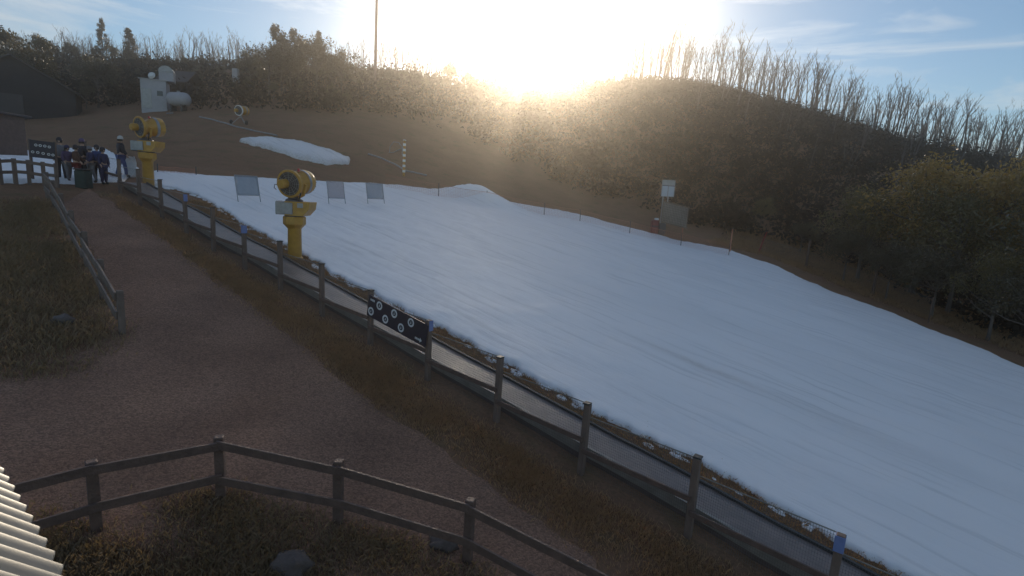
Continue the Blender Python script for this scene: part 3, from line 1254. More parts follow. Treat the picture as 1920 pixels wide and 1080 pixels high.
def main_fence():
    root = thing('timber_fence', 'long grey timber and wire fence running uphill beside the conveyor and the snow', 'fence', fpt(5))
    inv = Vector(root.location)
    loc = lambda v: Vector(v) - inv
    rz = math.atan2(FDIR.y, FDIR.x)
    R = Matrix.Rotation(rz, 3, 'Z')
    NP = 16
    rnd = random.Random(4)
    for i in range(-1, NP):
        b = fpt(i)
        w = .115
        tilt = Matrix.Rotation(rnd.gauss(0, .012), 3, 'X') @ Matrix.Rotation(rnd.gauss(0, .012), 3, 'Y')
        h = FH + rnd.uniform(-.03, .03)
        post = MB().box(loc(b) + Vector((0, 0, (h - .5) / 2)), (w, w, h + .5), tilt @ R, .008).build('post', M['timber'], root)
        if i in (0, 4, 8, 10):
            MB().box(loc(b) + Vector((0, 0, h - .13)), (w + .016, w + .016, .24), tilt @ R, .005).build('blue_sleeve', M['bluewrap'], post)
        else:
            MB().box(loc(b) + Vector((0, 0, h + .012)), (w + .02, w + .02, .03), tilt @ R, .008).build('post_cap', M['black'], post)
    for i in range(-1, NP - 1):
        a, b = fpt(i), fpt(i + 1)                           # a lower on the hill, b higher
        drop = b.z - a.z
        # boards hang closer to level than the ground
        up_l, up_r = FH - .03, FH - .03 - drop * .72
        for nm, z_a, z_b, ww, hh, mm in (('rail', up_l - .66, up_r - .62, .035, .10, 'timber_dark'),):
            MB().beam(loc(a) + Vector((0, 0, z_a)) - FN.to_3d() * .075, loc(b) + Vector((0, 0, z_b)) - FN.to_3d() * .075, ww, hh).build(nm, M[mm], root)
        MB().tube([loc(a) + Vector((0, 0, up_l)) + FN.to_3d() * .06, loc(b) + Vector((0, 0, up_r)) + FN.to_3d() * .06], .011, 6).build('top_wire', M['wire'], root)
        # netting: thin strands between top wire and ground
        net = MB()
        pa, pb = loc(a) + FN.to_3d() * .066, loc(b) + FN.to_3d() * .066
        for k in range(23):
            t = k / 22
            z0, z1 = .12 + (up_l - .12) * t, .10 + (up_r - .10) * t
            p, q = pa + Vector((0, 0, z0)), pb + Vector((0, 0, z1))
            d = Vector((0, 0, .0021))
            net.add([p - d, q - d, q + d, p + d], [(0, 1, 2, 3)])
        for k in range(56):
            t = (k + .5) / 56
            p = pa.lerp(pb, t)
            zt = up_l + (up_r - up_l) * t
            d = (pb - pa).normalized() * .0021
            net.add([p + Vector((0, 0, .1)) - d, p + Vector((0, 0, .1)) + d, p + Vector((0, 0, zt)) + d, p + Vector((0, 0, zt)) - d], [(0, 1, 2, 3)])
        net.build('netting', M['net'], root)


main_fence()


def conveyor():
    root = thing('conveyor_lift', 'grey passenger conveyor belt with black side rail running uphill behind the timber fence', 'conveyor', fpt(5, .9))
    inv = Vector(root.location)
    loc = lambda v: Vector(v) - inv
    idx = np.arange(-3.0, 13.6, .5)

    def strip(prof):
        """prof: closed list of (offset, height)"""
        mb = MB()
        vs, fs = [], []
        n = len(prof)
        for i in idx:
            g = [fpt(i, o) for o in (.45, 1.4)]
            base = (g[0].z + g[1].z) / 2
            for o, h in prof:
                q = FA + FSTEP * (i - 1) + FN * o
                vs.append(loc((q.x, q.y, base + h)))
        for a in range(len(idx) - 1):
            for k in range(n):
                fs.append((a * n + k, a * n + (k + 1) % n, (a + 1) * n + (k + 1) % n, (a + 1) * n + k))
        fs.append(tuple(range(n)))
        fs.append(tuple(reversed(range((len(idx) - 1) * n, len(idx) * n))))
        return mb.add(vs, fs)
    strip([(.52, .24), (1.30, .24), (1.30, .27), (.52, .27)]).build('belt', M['belt'], root)
    strip([(1.31, .10), (1.38, .10), (1.38, .315), (1.31, .315)]).build('side_rail', M['black'], root)
    strip([(.43, .10), (.51, .10), (.51, .30), (.43, .30)]).build('side_rail', M['wire'], root)
    strip([(.44, -.5), (.50, -.5), (.50, .098), (.44, .098)]).build('side_skirt', M['skirt'], root)
    strip([(1.33, -.5), (1.39, -.5), (1.39, .098), (1.33, .098)]).build('side_skirt', M['skirt'], root)


conveyor()


def ring_sign(name, label, a, b, h0, h1, side, loops, group=None):
    """navy board with white rings between two points of a fence"""
    root = thing(name, label, 'sign', (a + b) / 2, group=group)
    inv = Vector(root.location)
    d = b - a
    L_ = d.length
    x = d.normalized()
    n = x.cross(Vector((0, 0, 1))).normalized()
    if n.dot(Vector(CAM_P) - a) < 0:
        n = -n
    z = n.cross(x) if n.cross(x).z > 0 else x.cross(n)
    o = a - inv + n * side
    H = h1 - h0
    P = lambda u, v, e=0.0: o + x * (u * L_) + Vector((0, 0, h0)) + z * (v * H) + n * e
    mb = MB()
    vs = [P(u, v, e) for e in (0, .025) for u, v in ((0, 0), (1, 0), (1, 1), (0, 1))]
    mb.add(vs, [(0, 1, 2, 3), (7, 6, 5, 4)] + [(i, (i + 1) % 4, 4 + (i + 1) % 4, 4 + i) for i in range(4)])
    mb.build('board', M['navy'], root)

    def disc(u, v, r0, r1, e, m, nm):
        k = 24
        vs, fs = [], []
        c = P(u, v, e)
        for i in range(k):
            t = 2 * math.pi * i / k
            w = x * math.cos(t) + z * math.sin(t)
            vs += [c + w * r1, c + w * r0]
        for i in range(k):
            j = (i + 1) % k
            fs.append((2 * i, 2 * j, 2 * j + 1, 2 * i + 1))
        if r0 == 0:
            fs = [tuple(2 * i for i in range(k))]
        MB().add(vs, fs).build(nm, M[m], root)
    R = .105 if L_ > 1.4 else .05
    for (u, v) in loops:
        disc(u, v, R * .58, R, .030, 'white', 'white_ring')
        q = MB()                                     # small white pictogram inside the ring
        c = P(u, v, .031)
        for (dx, dz, w, hh) in ((0, .018, .022, .022), (0, -.014, .03, .03)):
            w *= R / .105
            hh *= R / .105
            cc = c + x * dx + z * dz
            q.add([cc - x * w / 2 - z * hh / 2, cc + x * w / 2 - z * hh / 2, cc + x * w / 2 + z * hh / 2, cc - x * w / 2 + z * hh / 2], [(0, 1, 2, 3)])
        q.build('pictogram', M['white'], root)

    def dash(u, v, ln, hh, arrow):
        q = MB()
        c = P(u, v, .030)
        rnd = random.Random(int(u * 100))
        pos = -ln / 2
        while pos < ln / 2:
            w = rnd.uniform(.02, .035)
            k = rnd.uniform(.7, 1.0) * hh
            cc = c + x * (pos + w / 2)
            q.add([cc - x * w / 2 - z * k / 2, cc + x * w / 2 - z * k / 2, cc + x * w / 2 + z * k / 2, cc - x * w / 2 + z * k / 2], [(0, 1, 2, 3)])
            pos += w + .008
        if arrow:
            cc = c + x * (ln / 2 + .02)
            q.add([cc - z * hh, cc + x * .07, cc + z * hh], [(0, 1, 2)])
        q.build('lettering', M['white'], root)
    if L_ > 1.4:
        dash(.075, .82, .16, .065, False)
        dash(.87, .20, .14, .06, True)
    return root


_a, _b = fpt(5, -.0), fpt(4, -.0)
ring_sign('ring_sign', 'dark navy board with two rows of white rings hung on the long timber fence', _a, _b, .80, 1.33, .10,
          [(.20, .74), (.46, .74), (.74, .74), (.07, .28), (.33, .28), (.60, .28)])


# ------------------------------------------------------------------ two-rail timber fences
def rail_fence(name, label, posts, m, rails, h, board=.12, post_w=.12, jit=.012):
    root = thing(name, label, 'fence', posts[0])
    inv = Vector(root.location)
    rnd = random.Random(len(posts))
    for i, p in enumerate(posts):
        d = (posts[min(i + 1, len(posts) - 1)] - posts[max(i - 1, 0)])
        R = Matrix.Rotation(math.atan2(d.y, d.x), 3, 'Z') @ Matrix.Rotation(rnd.gauss(0, .015), 3, 'X')
        MB().box(p - inv + Vector((0, 0, (h - .4) / 2)), (post_w, post_w, h + .4), R, .01).build('post', M[m], root)
    for i in range(len(posts) - 1):
        for rz in rails:
            a, b = posts[i] - inv, posts[i + 1] - inv
            d = (b - a).normalized()
            n = Vector((d.y, -d.x, 0)).normalized() * (post_w / 2 + .022)
            if n.dot(Vector((0, -1, 0))) < 0:
                n = -n
            MB().beam(a + Vector((0, 0, rz + rnd.gauss(0, jit))) + n, b + Vector((0, 0, rz + rnd.gauss(0, jit))) + n, .04, board).build('rail', M[m], root)
    return root


LOW = [hit(*p) for p in ((-75, 1085), (182, 1002), (415, 940), (634, 984), (876, 1056))]
LOW += [min((at(1190, D_) for D_ in np.arange(6.0, 10.0, .05)), key=lambda q: abs(proj(np.array(q.x), np.array(q.y), np.array(q.z + .86))[1] - 1112))]
LOW += [LOW[-1] * 2 - LOW[-2]]
LOW = [gp(p.x, p.y) for p in LOW]
rail_fence('garden_fence', 'low dark two rail timber fence bending round the grass in the near corner', LOW, 'timber_dark', (.86, .36), .95)
LEFT = [hit(*p) for p in ((230, 628), (193, 560), (163, 500), (138, 455), (119, 418), (103, 390), (90, 372))]
rail_fence('path_fence', 'bleached two rail timber fence along the left side of the gravel path', LEFT, 'timber_pale', (.80, .40), .95, board=.17, jit=.05)
EDGE = [hit(*p) for p in ((-40, 347), (2, 346), (30, 345), (56, 347), (84, 350), (108, 352))]
rail_fence('snow_fence', 'short timber fence before the flat snow at the far left', EDGE, 'timber', (.85, .45), .95)
_a, _b = hit(60, 340), hit(107, 344)
ring_sign('ring_sign', 'small dark board with rows of white dots before the flat snow at the far left', gp(_a.x, _a.y), gp(_b.x, _b.y), .95, 1.62, .0,
          [(.25, .72), (.42, .72), (.6, .72), (.78, .70), (.12, .3), (.32, .3), (.53, .28), (.75, .26), (.92, .25)])
_r = [o for o in COL.objects if o.name.startswith('ring_sign.')][0]
_q = MB()
for _p in (_a, _b):
    _q.box(gp(_p.x, _p.y) - Vector(_r.location) + Vector((0, .05, .7)), (.08, .08, 1.9), None, .01)
_q.build('stand', M['timber_dark'], _r)


# ------------------------------------------------------------------ snow guns
def gun_head(root, z, yaw, s=1.0, tilt=math.radians(6), white_ring=False):
    """fan barrel; yaw: direction the grille faces in plan"""
    g = Vector((math.cos(yaw), math.sin(yaw), 0))
    axis_ = (-g * math.cos(tilt) + Vector((0, 0, math.sin(tilt)))).normalized()   # from grille to nozzle
    R = axis_.to_track_quat('Z', 'Y').to_matrix()
    c0 = Vector((0, 0, z)) - axis_ * .26 * s
    sc = lambda pr: [(r * s, h * s) for r, h in pr]
    barrel = MB().lathe(sc([(.40, .02), (.36, .10), (.31, .20), (.31, .30), (.37, .42), (.41, .52), (.43, .70), (.43, .84), (.40, .95), (.37, .95), (.37, .80), (.05, .78)]), 28, R, c0).build('fan_barrel', M['yellow'], root, smooth=True)
    MB().lathe(sc([(.434, .56), (.438, .57), (.438, .68), (.434, .69)]), 28, R, c0, cap=False).build('steel_band', M['steel'], barrel, smooth=True)
    gr = MB().lathe(sc([(.0, .0), (.44, .0), (.44, .03), (.0, .03)]), 28, R, c0, cap=False)
    grille = gr.build('intake_grille', M['darksteel'], root)
    rim = MB().lathe(sc([(.40, -.03), (.47, -.03), (.48, .0), (.47, .07), (.41, .07)]), 28, R, c0, cap=False)
    rim.build('rim', M['white'] if white_ring else M['yellow'], grille, smooth=True)
    wr = MB()
    for k in range(1, 6):
        r = .44 * k / 6 * s
        wr.tube([c0 - axis_ * .025 * s + R @ Vector((r * math.cos(t), r * math.sin(t), 0)) for t in np.linspace(0, 2 * math.pi, 25)], .006 * s, 4, cap=False)
    for k in range(12):
        t = k * math.pi / 6
        wr.tube([c0 - axis_ * .025 * s, c0 - axis_ * .025 * s + R @ Vector((.44 * s * math.cos(t), .44 * s * math.sin(t), 0))], .007 * s, 4)
    wr.build('guard_wires', M['steel'], grille)
    side = axis_.cross(Vector((0, 0, 1))).normalized()
    # motor housing on the grille, towards the left as seen
    if side.x > 0:
        side = -side
    m = MB().lathe(sc([(.13, -.30), (.16, -.26), (.16, -.02), (.13, .0)]), 16, R, c0 + side * .14 * s)
    m.build('motor', M['yellow'], root, smooth=True)
    # nozzle ring studs
    st = MB()
    for k in range(16):
        t = k * math.pi / 8
        st.box(c0 + axis_ * .955 * s + R @ Vector((.39 * s * math.cos(t), .39 * s * math.sin(t), 0)), (.03 * s, .03 * s, .03 * s), R)
    st.build('nozzle_ring', M['steel'], root)
    return c0, axis_, side


def snow_gun(label, loc, yaw, hscale=1.0):
    root = thing('snow_gun', label, 'snow gun', loc, group='yellow tower snow guns beside the fence')
    MB().lathe([(.27, -.5), (.27, .03), (.235, .05), (.225, 1.02), (.24, 1.05)], 20).build('pillar', M['yellow'], root, smooth=True)
    col = MB().lathe([(.24, 1.05), (.35, 1.17), (.375, 1.20), (.375, 1.44), (.35, 1.46)], 8, Matrix.Rotation(math.pi / 8, 3, 'Z'))
    col.build('collar', M['yellow'], root)
    MB().lathe([(.33, 1.462), (.33, 1.50)], 20).build('turntable', M['darksteel'], root)
    # upper housing, its underside sloping on the right
    hb = MB()
    vs = []
    for y in (-.34, .34):
        vs += [(-.20, y, 1.50), (.42, y, 1.50), (.62, y, 1.72), (.66, y, 1.98), (-.20, y, 1.98)]
    hb.add(vs, [(4, 3, 2, 1, 0), (5, 6, 7, 8, 9)] + [(i, (i + 1) % 5, 5 + (i + 1) % 5, 5 + i) for i in range(5)])
    hb.build('housing', M['yellow'], root)
    cab = MB().box((-.36, -.04, 1.74), (.32, .62, .44), None, .02).box((-.10, -.36, 1.74), (.36, .04, .40), None, .01).build('control_cabinet', M['steel'], root)
    MB().box((-.525, -.02, 1.74), (.02, .5, .46), None, .005).build('cabinet_door', M['black'], cab)
    MB().box((.34, -.352, 1.86), (.20, .02, .16), None, .005).build('gauge_panel', M['steel'], root)
    MB().lathe([(.30, 1.98), (.28, 2.04), (.20, 2.08), (.20, 2.16)], 20).build('neck', M['darksteel'], root, smooth=True)
    # yoke
    zc = 2.60
    g = Vector((math.cos(yaw), math.sin(yaw), 0))
    s_ = Vector((-g.y, g.x, 0))
    yk = MB()
    for sg in (-1, 1):
        yk.tube([s_ * .10 * sg + Vector((0, 0, 2.10)), s_ * .36 * sg + Vector((0, 0, 2.22)), s_ * .46 * sg + Vector((0, 0, 2.58))], [.06, .055, .05], 8)
    yk.build('yoke', M['yellow'], root, smooth=True)
    c0, ax, side = gun_head(root, zc, yaw)
    MB().lathe([(.045, 0), (.045, .09), (.03, .11)], 12, None, Vector((.12, .1, 3.0))).build('beacon', M['redwrap'], root, smooth=True)
    MB().tube([c0 + side * .46 + Vector((0, 0, -.05)), c0 + side * .58 + Vector((0, 0, -.06)), c0 + side * .60 + Vector((0, 0, -.16)), c0 + side * .52 + Vector((0, 0, -.22))], .014, 6).build('handle', M['darksteel'], root)
    MB().tube([(.2, -.15, 2.0), (.33, -.3, 2.2), (.30, -.2, 2.36)], .025, 8).build('hose', M['black'], root, smooth=True)
    return root


p = hit(553, 484)
snow_gun('near yellow tower snow gun standing between the fence and the snow', p, math.radians(-103))
p = at(279, 25.0)
snow_gun('farther yellow tower snow gun beside the standing person, its fan turned left', p, math.radians(-118))


def portable_gun():
    p = hit(452, 234)
    root = thing('snow_gun', 'small yellow snow gun with a pale ring on a low frame, up on the meadow', 'snow gun', p)
    gun_head(root, 1.22, math.radians(-105), .95, white_ring=True)
    fr = MB()
    for a in (90, 210, 330):
        t = math.radians(a)
        fr.tube([(0, 0, .75), (.75 * math.cos(t), .75 * math.sin(t), 0)], .035, 6)
    fr.tube([(0, 0, .6), (0, 0, .9)], .07, 8)
    fr.build('stand', M['steel'], root)
    for a in (210, 330):
        t = math.radians(a)
        MB().lathe([(.04, -.05), (.17, -.06), (.19, 0), (.17, .06), (.04, .05)], 16, Matrix.Rotation(math.pi / 2, 3, 'Y'), (.78 * math.cos(t), .78 * math.sin(t), .17)).build('wheel', M['black'], root, smooth=True)


portable_gun()


# ------------------------------------------------------------------ mesh screens on the snow
def screens():
    spec = [((447, 383), (489, 383), 'bluemesh', 'leftmost and widest pale blue mesh screen on the snow, left of the near snow gun'),
            ((617, 386), (648, 386), 'greymesh', 'pale grey mesh screen on the snow just right of the near snow gun'),
            ((690, 386), (721, 386), 'bluemesh', 'pale blue mesh screen on the snow, rightmost of the row')]
    for (a, b, m, lab) in spec:
        pa, pb = hit(*a), hit(*b)
        mid = (pa + pb) / 2
        d = pb - pa
        w = math.hypot(d.x, d.y)
        root = thing('mesh_screen', lab, 'screen', gp(mid.x, mid.y, .16), math.atan2(d.y, d.x), group='mesh screens standing on the snow')
        h = 1.16
        ln = .22
        fr = MB()
        for s in (-1, 1):
            fr.tube([(s * w / 2, 0, -.1), (s * w / 2, ln, h)], .020, 6)
        fr.tube([(-w / 2, ln, h), (w / 2, ln, h)], .018, 6)
        fr.tube([(-w / 2, ln * .23, .25), (w / 2, ln * .23, .25)], .016, 6)
        fr.build('frame', M['steel'], root)
        pn = MB()
        nx, nz = 8, 10
        vs = []
        for k in range(nz + 1):
            for i in range(nx + 1):
                u, t = i / nx, k / nz
                z = .27 + (h - .29) * t
                vs.append(((u - .5) * (w - .04), ln * z / h + .03 * math.sin(u * math.pi) * math.sin(t * math.pi), z))
        pn.add(vs, [(k * (nx + 1) + i, k * (nx + 1) + i + 1, (k + 1) * (nx + 1) + i + 1, (k + 1) * (nx + 1) + i) for k in range(nz) for i in range(nx)])
        o = pn.build('mesh_panel', M[m], root, smooth=True)
        md = o.modifiers.new('thickness', 'SOLIDIFY')
        md.thickness = .008


screens()


# ------------------------------------------------------------------ netting along the far edge, posts, sign, pad
def safety_net(label, pix, h, net_m, post_m, posts, name='safety_net', dz=.15):
    root = thing(name, label, 'netting', hit(*pix[0]))
    inv = Vector(root.location)
    P = [hit(*p) for p in pix]
    for px, py in posts:
        q = hit(px, py) - inv
        MB().tube([q + Vector((0, 0, -.1)), q + Vector((0, 0, h + dz + .12))], .028, 7).build('post', M[post_m], root)
    net = MB()
    for i in range(len(P) - 1):
        a, b = P[i] - inv, P[i + 1] - inv
        d = (b - a)
        L_ = d.length
        for k in range(9):
            z = dz + h * k / 8
            sag = -.05
            e = Vector((0, 0, .005 if k < 8 else .012))
            m = (a + b) / 2 + Vector((0, 0, z + sag))
            A_, B_ = a + Vector((0, 0, z)), b + Vector((0, 0, z))
            net.add([A_ - e, m - e, B_ - e, B_ + e, m + e, A_ + e], [(0, 1, 4, 5), (1, 2, 3, 4)])
        n = int(L_ / .14)
        u = d.normalized() * .004
        for k in range(n):
            q = a.lerp(b, (k + .5) / n)
            net.add([q + Vector((0, 0, dz)) - u, q + Vector((0, 0, dz)) + u, q + Vector((0, 0, dz + h - .04)) + u, q + Vector((0, 0, dz + h - .04)) - u], [(0, 1, 2, 3)])
    net.build('net', M[net_m], root)
    return root


safety_net('thin orange safety netting on dark posts along the top edge of the snow run',
           [(722, 353), (822, 371), (912, 384), (1020, 406), (1087, 417), (1180, 440), (1276, 463), (1366, 481)], .85, 'orange', 'darksteel',
           [(822, 371), (912, 384), (1020, 406), (1087, 417), (1180, 440), (1276, 463), (1366, 481)])
safety_net('short strip of orange netting at the snow top beside the farther snow gun', [(296, 326), (330, 328), (368, 331)], .35, 'orange', 'darksteel', [(296, 326), (368, 331)], dz=.05)


def pole(px, py, h, r, m, label, lean=(0, 0), name='marker_pole', cat='pole', group=None, stripes=False):
    p = hit(px, py)
    root = thing(name, label, cat, p, group=group)
    top = Vector((lean[0], lean[1], h))
    MB().tube([(0, 0, -.3), top * .5, top], [r * 1.1, r, r * .9], 8).build('shaft', M[m], root, smooth=True)
    MB().lathe([(r * 1.2, 0), (r * 1.4, .03), (r * 1.2, .06), (.01, .08)], 10, None, top).build('cap', M['white' if stripes else 'black'], root)
    if stripes:
        for k in range(6):
            MB().tube([(0, 0, h * (.1 + .15 * k)), (0, 0, h * (.17 + .15 * k))], r * 1.25, 8).build('band', M['white'], root)
    return root


pole(1368, 474, 2.0, .06, 'orange', 'upright orange pole on the snow edge right of the tall sign post')
pole(1421, 474, 1.9, .055, 'redwrap', 'red pole leaning to the right beyond the snow edge', lean=(.55, 0))
pole(1511, 502, 2.3, .10, 'timber_dark', 'dark timber post beyond the snow edge, right of the leaning red pole', name='timber_post', cat='post')
pole(1636, 552, 2.1, .10, 'timber_dark', 'dark timber post before the low bush below the dark olive gum', name='timber_post', cat='post')
pole(757, 330, 2.9, .10, 'yellow', 'yellow and white banded marker post on the meadow right of the snow patch', stripes=True)
safety_net('faint netting strung between the dark timber posts beyond the right snow edge', [(1421, 478), (1511, 506), (1636, 556), (1740, 606)], 1.0, 'net', 'timber_dark', [(1740, 606)], dz=.5)


def sign_post():
    p = at(1243, 47.5)
    root = thing('sign_post', 'tall pale post with a small twin paned board above a big framed wire panel', 'sign post', p)
    top = pt(1246, 340, 47.5).z - p.z
    W = 1.15
    for x in (-.34, .10):
        MB().box((x, 0, top / 2 - .4), (.10, .10, top + .2), None, .012).build('post', M['steel'], root)
    b = MB().box((0, -.085, top - .62), (W, .06, 1.45), None, .01).build('board', M['steel'], root)
    for x in (-.28, .28):
        MB().box((x, -.122, top - .86), (.46, .012, .86), None, .003).build('notice', M['bluefabric'], b)
    MB().box((0, -.122, top - .20), (1.0, .012, .34), None, .003).build('header', M['steel'], b)
    MB().box((0, -.124, top - .40), (1.1, .014, .06), None, .003).build('stripe', M['navy'], b)
    z1, z0 = pt(1246, 378, 47.5).z - p.z, pt(1246, 416, 47.5).z - p.z
    x0, x1 = -.30, 2.05
    f = MB()
    zz = lambda x: -.18 * (x - x0)
    f.beam((x0, -.16, z1), (x1, -.16, z1 + zz(x1)), .09, .11)
    f.beam((x0, -.16, z0), (x1, -.16, z0 + zz(x1)), .09, .11)
    f.beam((x0, -.16, z0 + .06), (x0, -.16, z1 - .06), .07, .07, up=(0, 1, 0))
    f.beam((x1 - .1, -.16, z0 + zz(x1) + .06), (x1 - .1, -.16, z1 + zz(x1) - .06), .07, .07, up=(0, 1, 0))
    fr = f.build('frame', M['timber_pale'], root)
    w = MB()
    for k in range(16):
        x = x0 + (x1 - .1 - x0) * (k + .5) / 16
        w.tube([(x, -.16, z0 + zz(x) + .05), (x, -.16, z1 + zz(x) - .05)], .018, 4)
    for k in range(9):
        t = (k + .5) / 9
        w.tube([(x0, -.145, z0 + (z1 - z0) * t), (x1 - .1, -.145, z0 + (z1 - z0) * t + zz(x1 - .1))], .018, 4)
    w.build('wire_mesh', M['wire'], fr)
    bp_ = MB()
    vs_ = [(x, y, z) for y in (-.12, -.10) for x, z in ((x0, z0), (x1 - .1, z0 + zz(x1 - .1)), (x1 - .1, z1 + zz(x1 - .1)), (x0, z1))]
    bp_.add(vs_, [(0, 1, 2, 3), (7, 6, 5, 4), (0, 1, 5, 4), (1, 2, 6, 5), (2, 3, 7, 6), (3, 0, 4, 7)]).build('panel', M['net'], fr)
    MB().box((x1 - .35, 0, (z0 - .6) / 2 - .2), (.10, .10, z0 + .6), None, .01).build('post', M['orange'], root)


sign_post()


def crash_pad():
    p = at(1231, 46.2)
    root = thing('crash_pad', 'maroon crash pad with a white top corner at the foot of the tall sign post', 'crash pad', p)
    MB().box((-.25, 0, .62), (.62, .55, 1.3), None, .10).build('pad', M['maroon'], root, smooth=False)
    MB().box((.38, .12, .52), (.66, .6, 1.06), None, .10).build('pad', M['darksteel'], root)
    MB().box((-.15, -.05, 1.36), (.34, .4, .16), None, .05).build('top_cover', M['white'], root)
    MB().box((-.25, -.285, .75), (.64, .02, .08), None, .005).build('strap', M['black'], root)


crash_pad()


# ------------------------------------------------------------------ meadow: mast, hoses, frame, shed, tank, barn
def mast():
    p = at(703, 76)
    root = thing('lamp_mast', 'tall thin mast rising above the forest, red flare tint put into its colour', 'mast', p)
    H = pt(709, -70, 76).z - p.z
    MB().tube([(0, 0, -.3), (.05, 0, H * .5), (.12, 0, H)], [.22, .19, .13], 12).build('pole', mat('flare_tint_pole', (.19, .10, .09), (.14, .08, .075), scale=3, rough=.6), root, smooth=True)  # grey pole, with the red of the lens flare put into its colour
    MB().lathe([(.30, 0), (.30, .04), (.2, .06)], 14).build('base_flange', M['steel'], root)
    MB().beam((-.6, 0, H), (.85, 0, H), .1, .1).build('lamp_bar', M['steel'], root)
    for x in (-.5, .75):
        MB().box((x, -.1, H - .18), (.4, .22, .3), Matrix.Rotation(.4, 3, 'X'), .03).build('floodlight', M['darksteel'], root)


mast()


def hose(name, label, px, r, m, cat='hose', dz=.05):
    P = [hit(*p) for p in px]
    pts = []
    for a, b in zip(P, P[1:]):
        for k in range(8):
            q = a.lerp(b, k / 8)
            pts.append(gp(q.x, q.y, dz))
    q = P[-1]
    pts.append(gp(q.x, q.y, dz))
    o = MB().tube(pts, r, 8).build(name, M[m], smooth=True)
    tag(o, label, cat)


hose('water_pipe', 'pale pipe lying across the meadow toward the small snow gun', [(374, 220), (400, 226), (440, 238), (478, 247), (520, 256)], .07, 'steel', 'pipe')
hose('water_pipe', 'pale pipe lying on the meadow from the snow patch to the banded post', [(690, 290), (715, 298), (740, 309), (762, 322), (800, 330)], .08, 'steel', 'pipe')
hose('water_pipe', 'thin pale pipe end lying level before the pump shed', [(312, 214), (325, 213)], .07, 'steel', 'pipe')


def frame_arch():
    p = hit(742, 290)
    root = thing('pipe_frame', 'curved pale pipe frame on the meadow above the banded post', 'frame', p)
    MB().tube([(-.6, 0, 0), (-.55, 0, .7), (-.2, 0, 1.15), (.25, 0, 1.1), (.6, 0, .7)], .035, 8).build('hoop', M['steel'], root, smooth=True)
    MB().tube([(-1.2, .1, .05), (-.2, 0, .2), (.9, -.1, .75)], .04, 8).build('crossbar', M['steel'], root, smooth=True)
    MB().tube([(.6, 0, 0), (.6, 0, .72)], .035, 8).build('upright', M['steel'], root)


frame_arch()


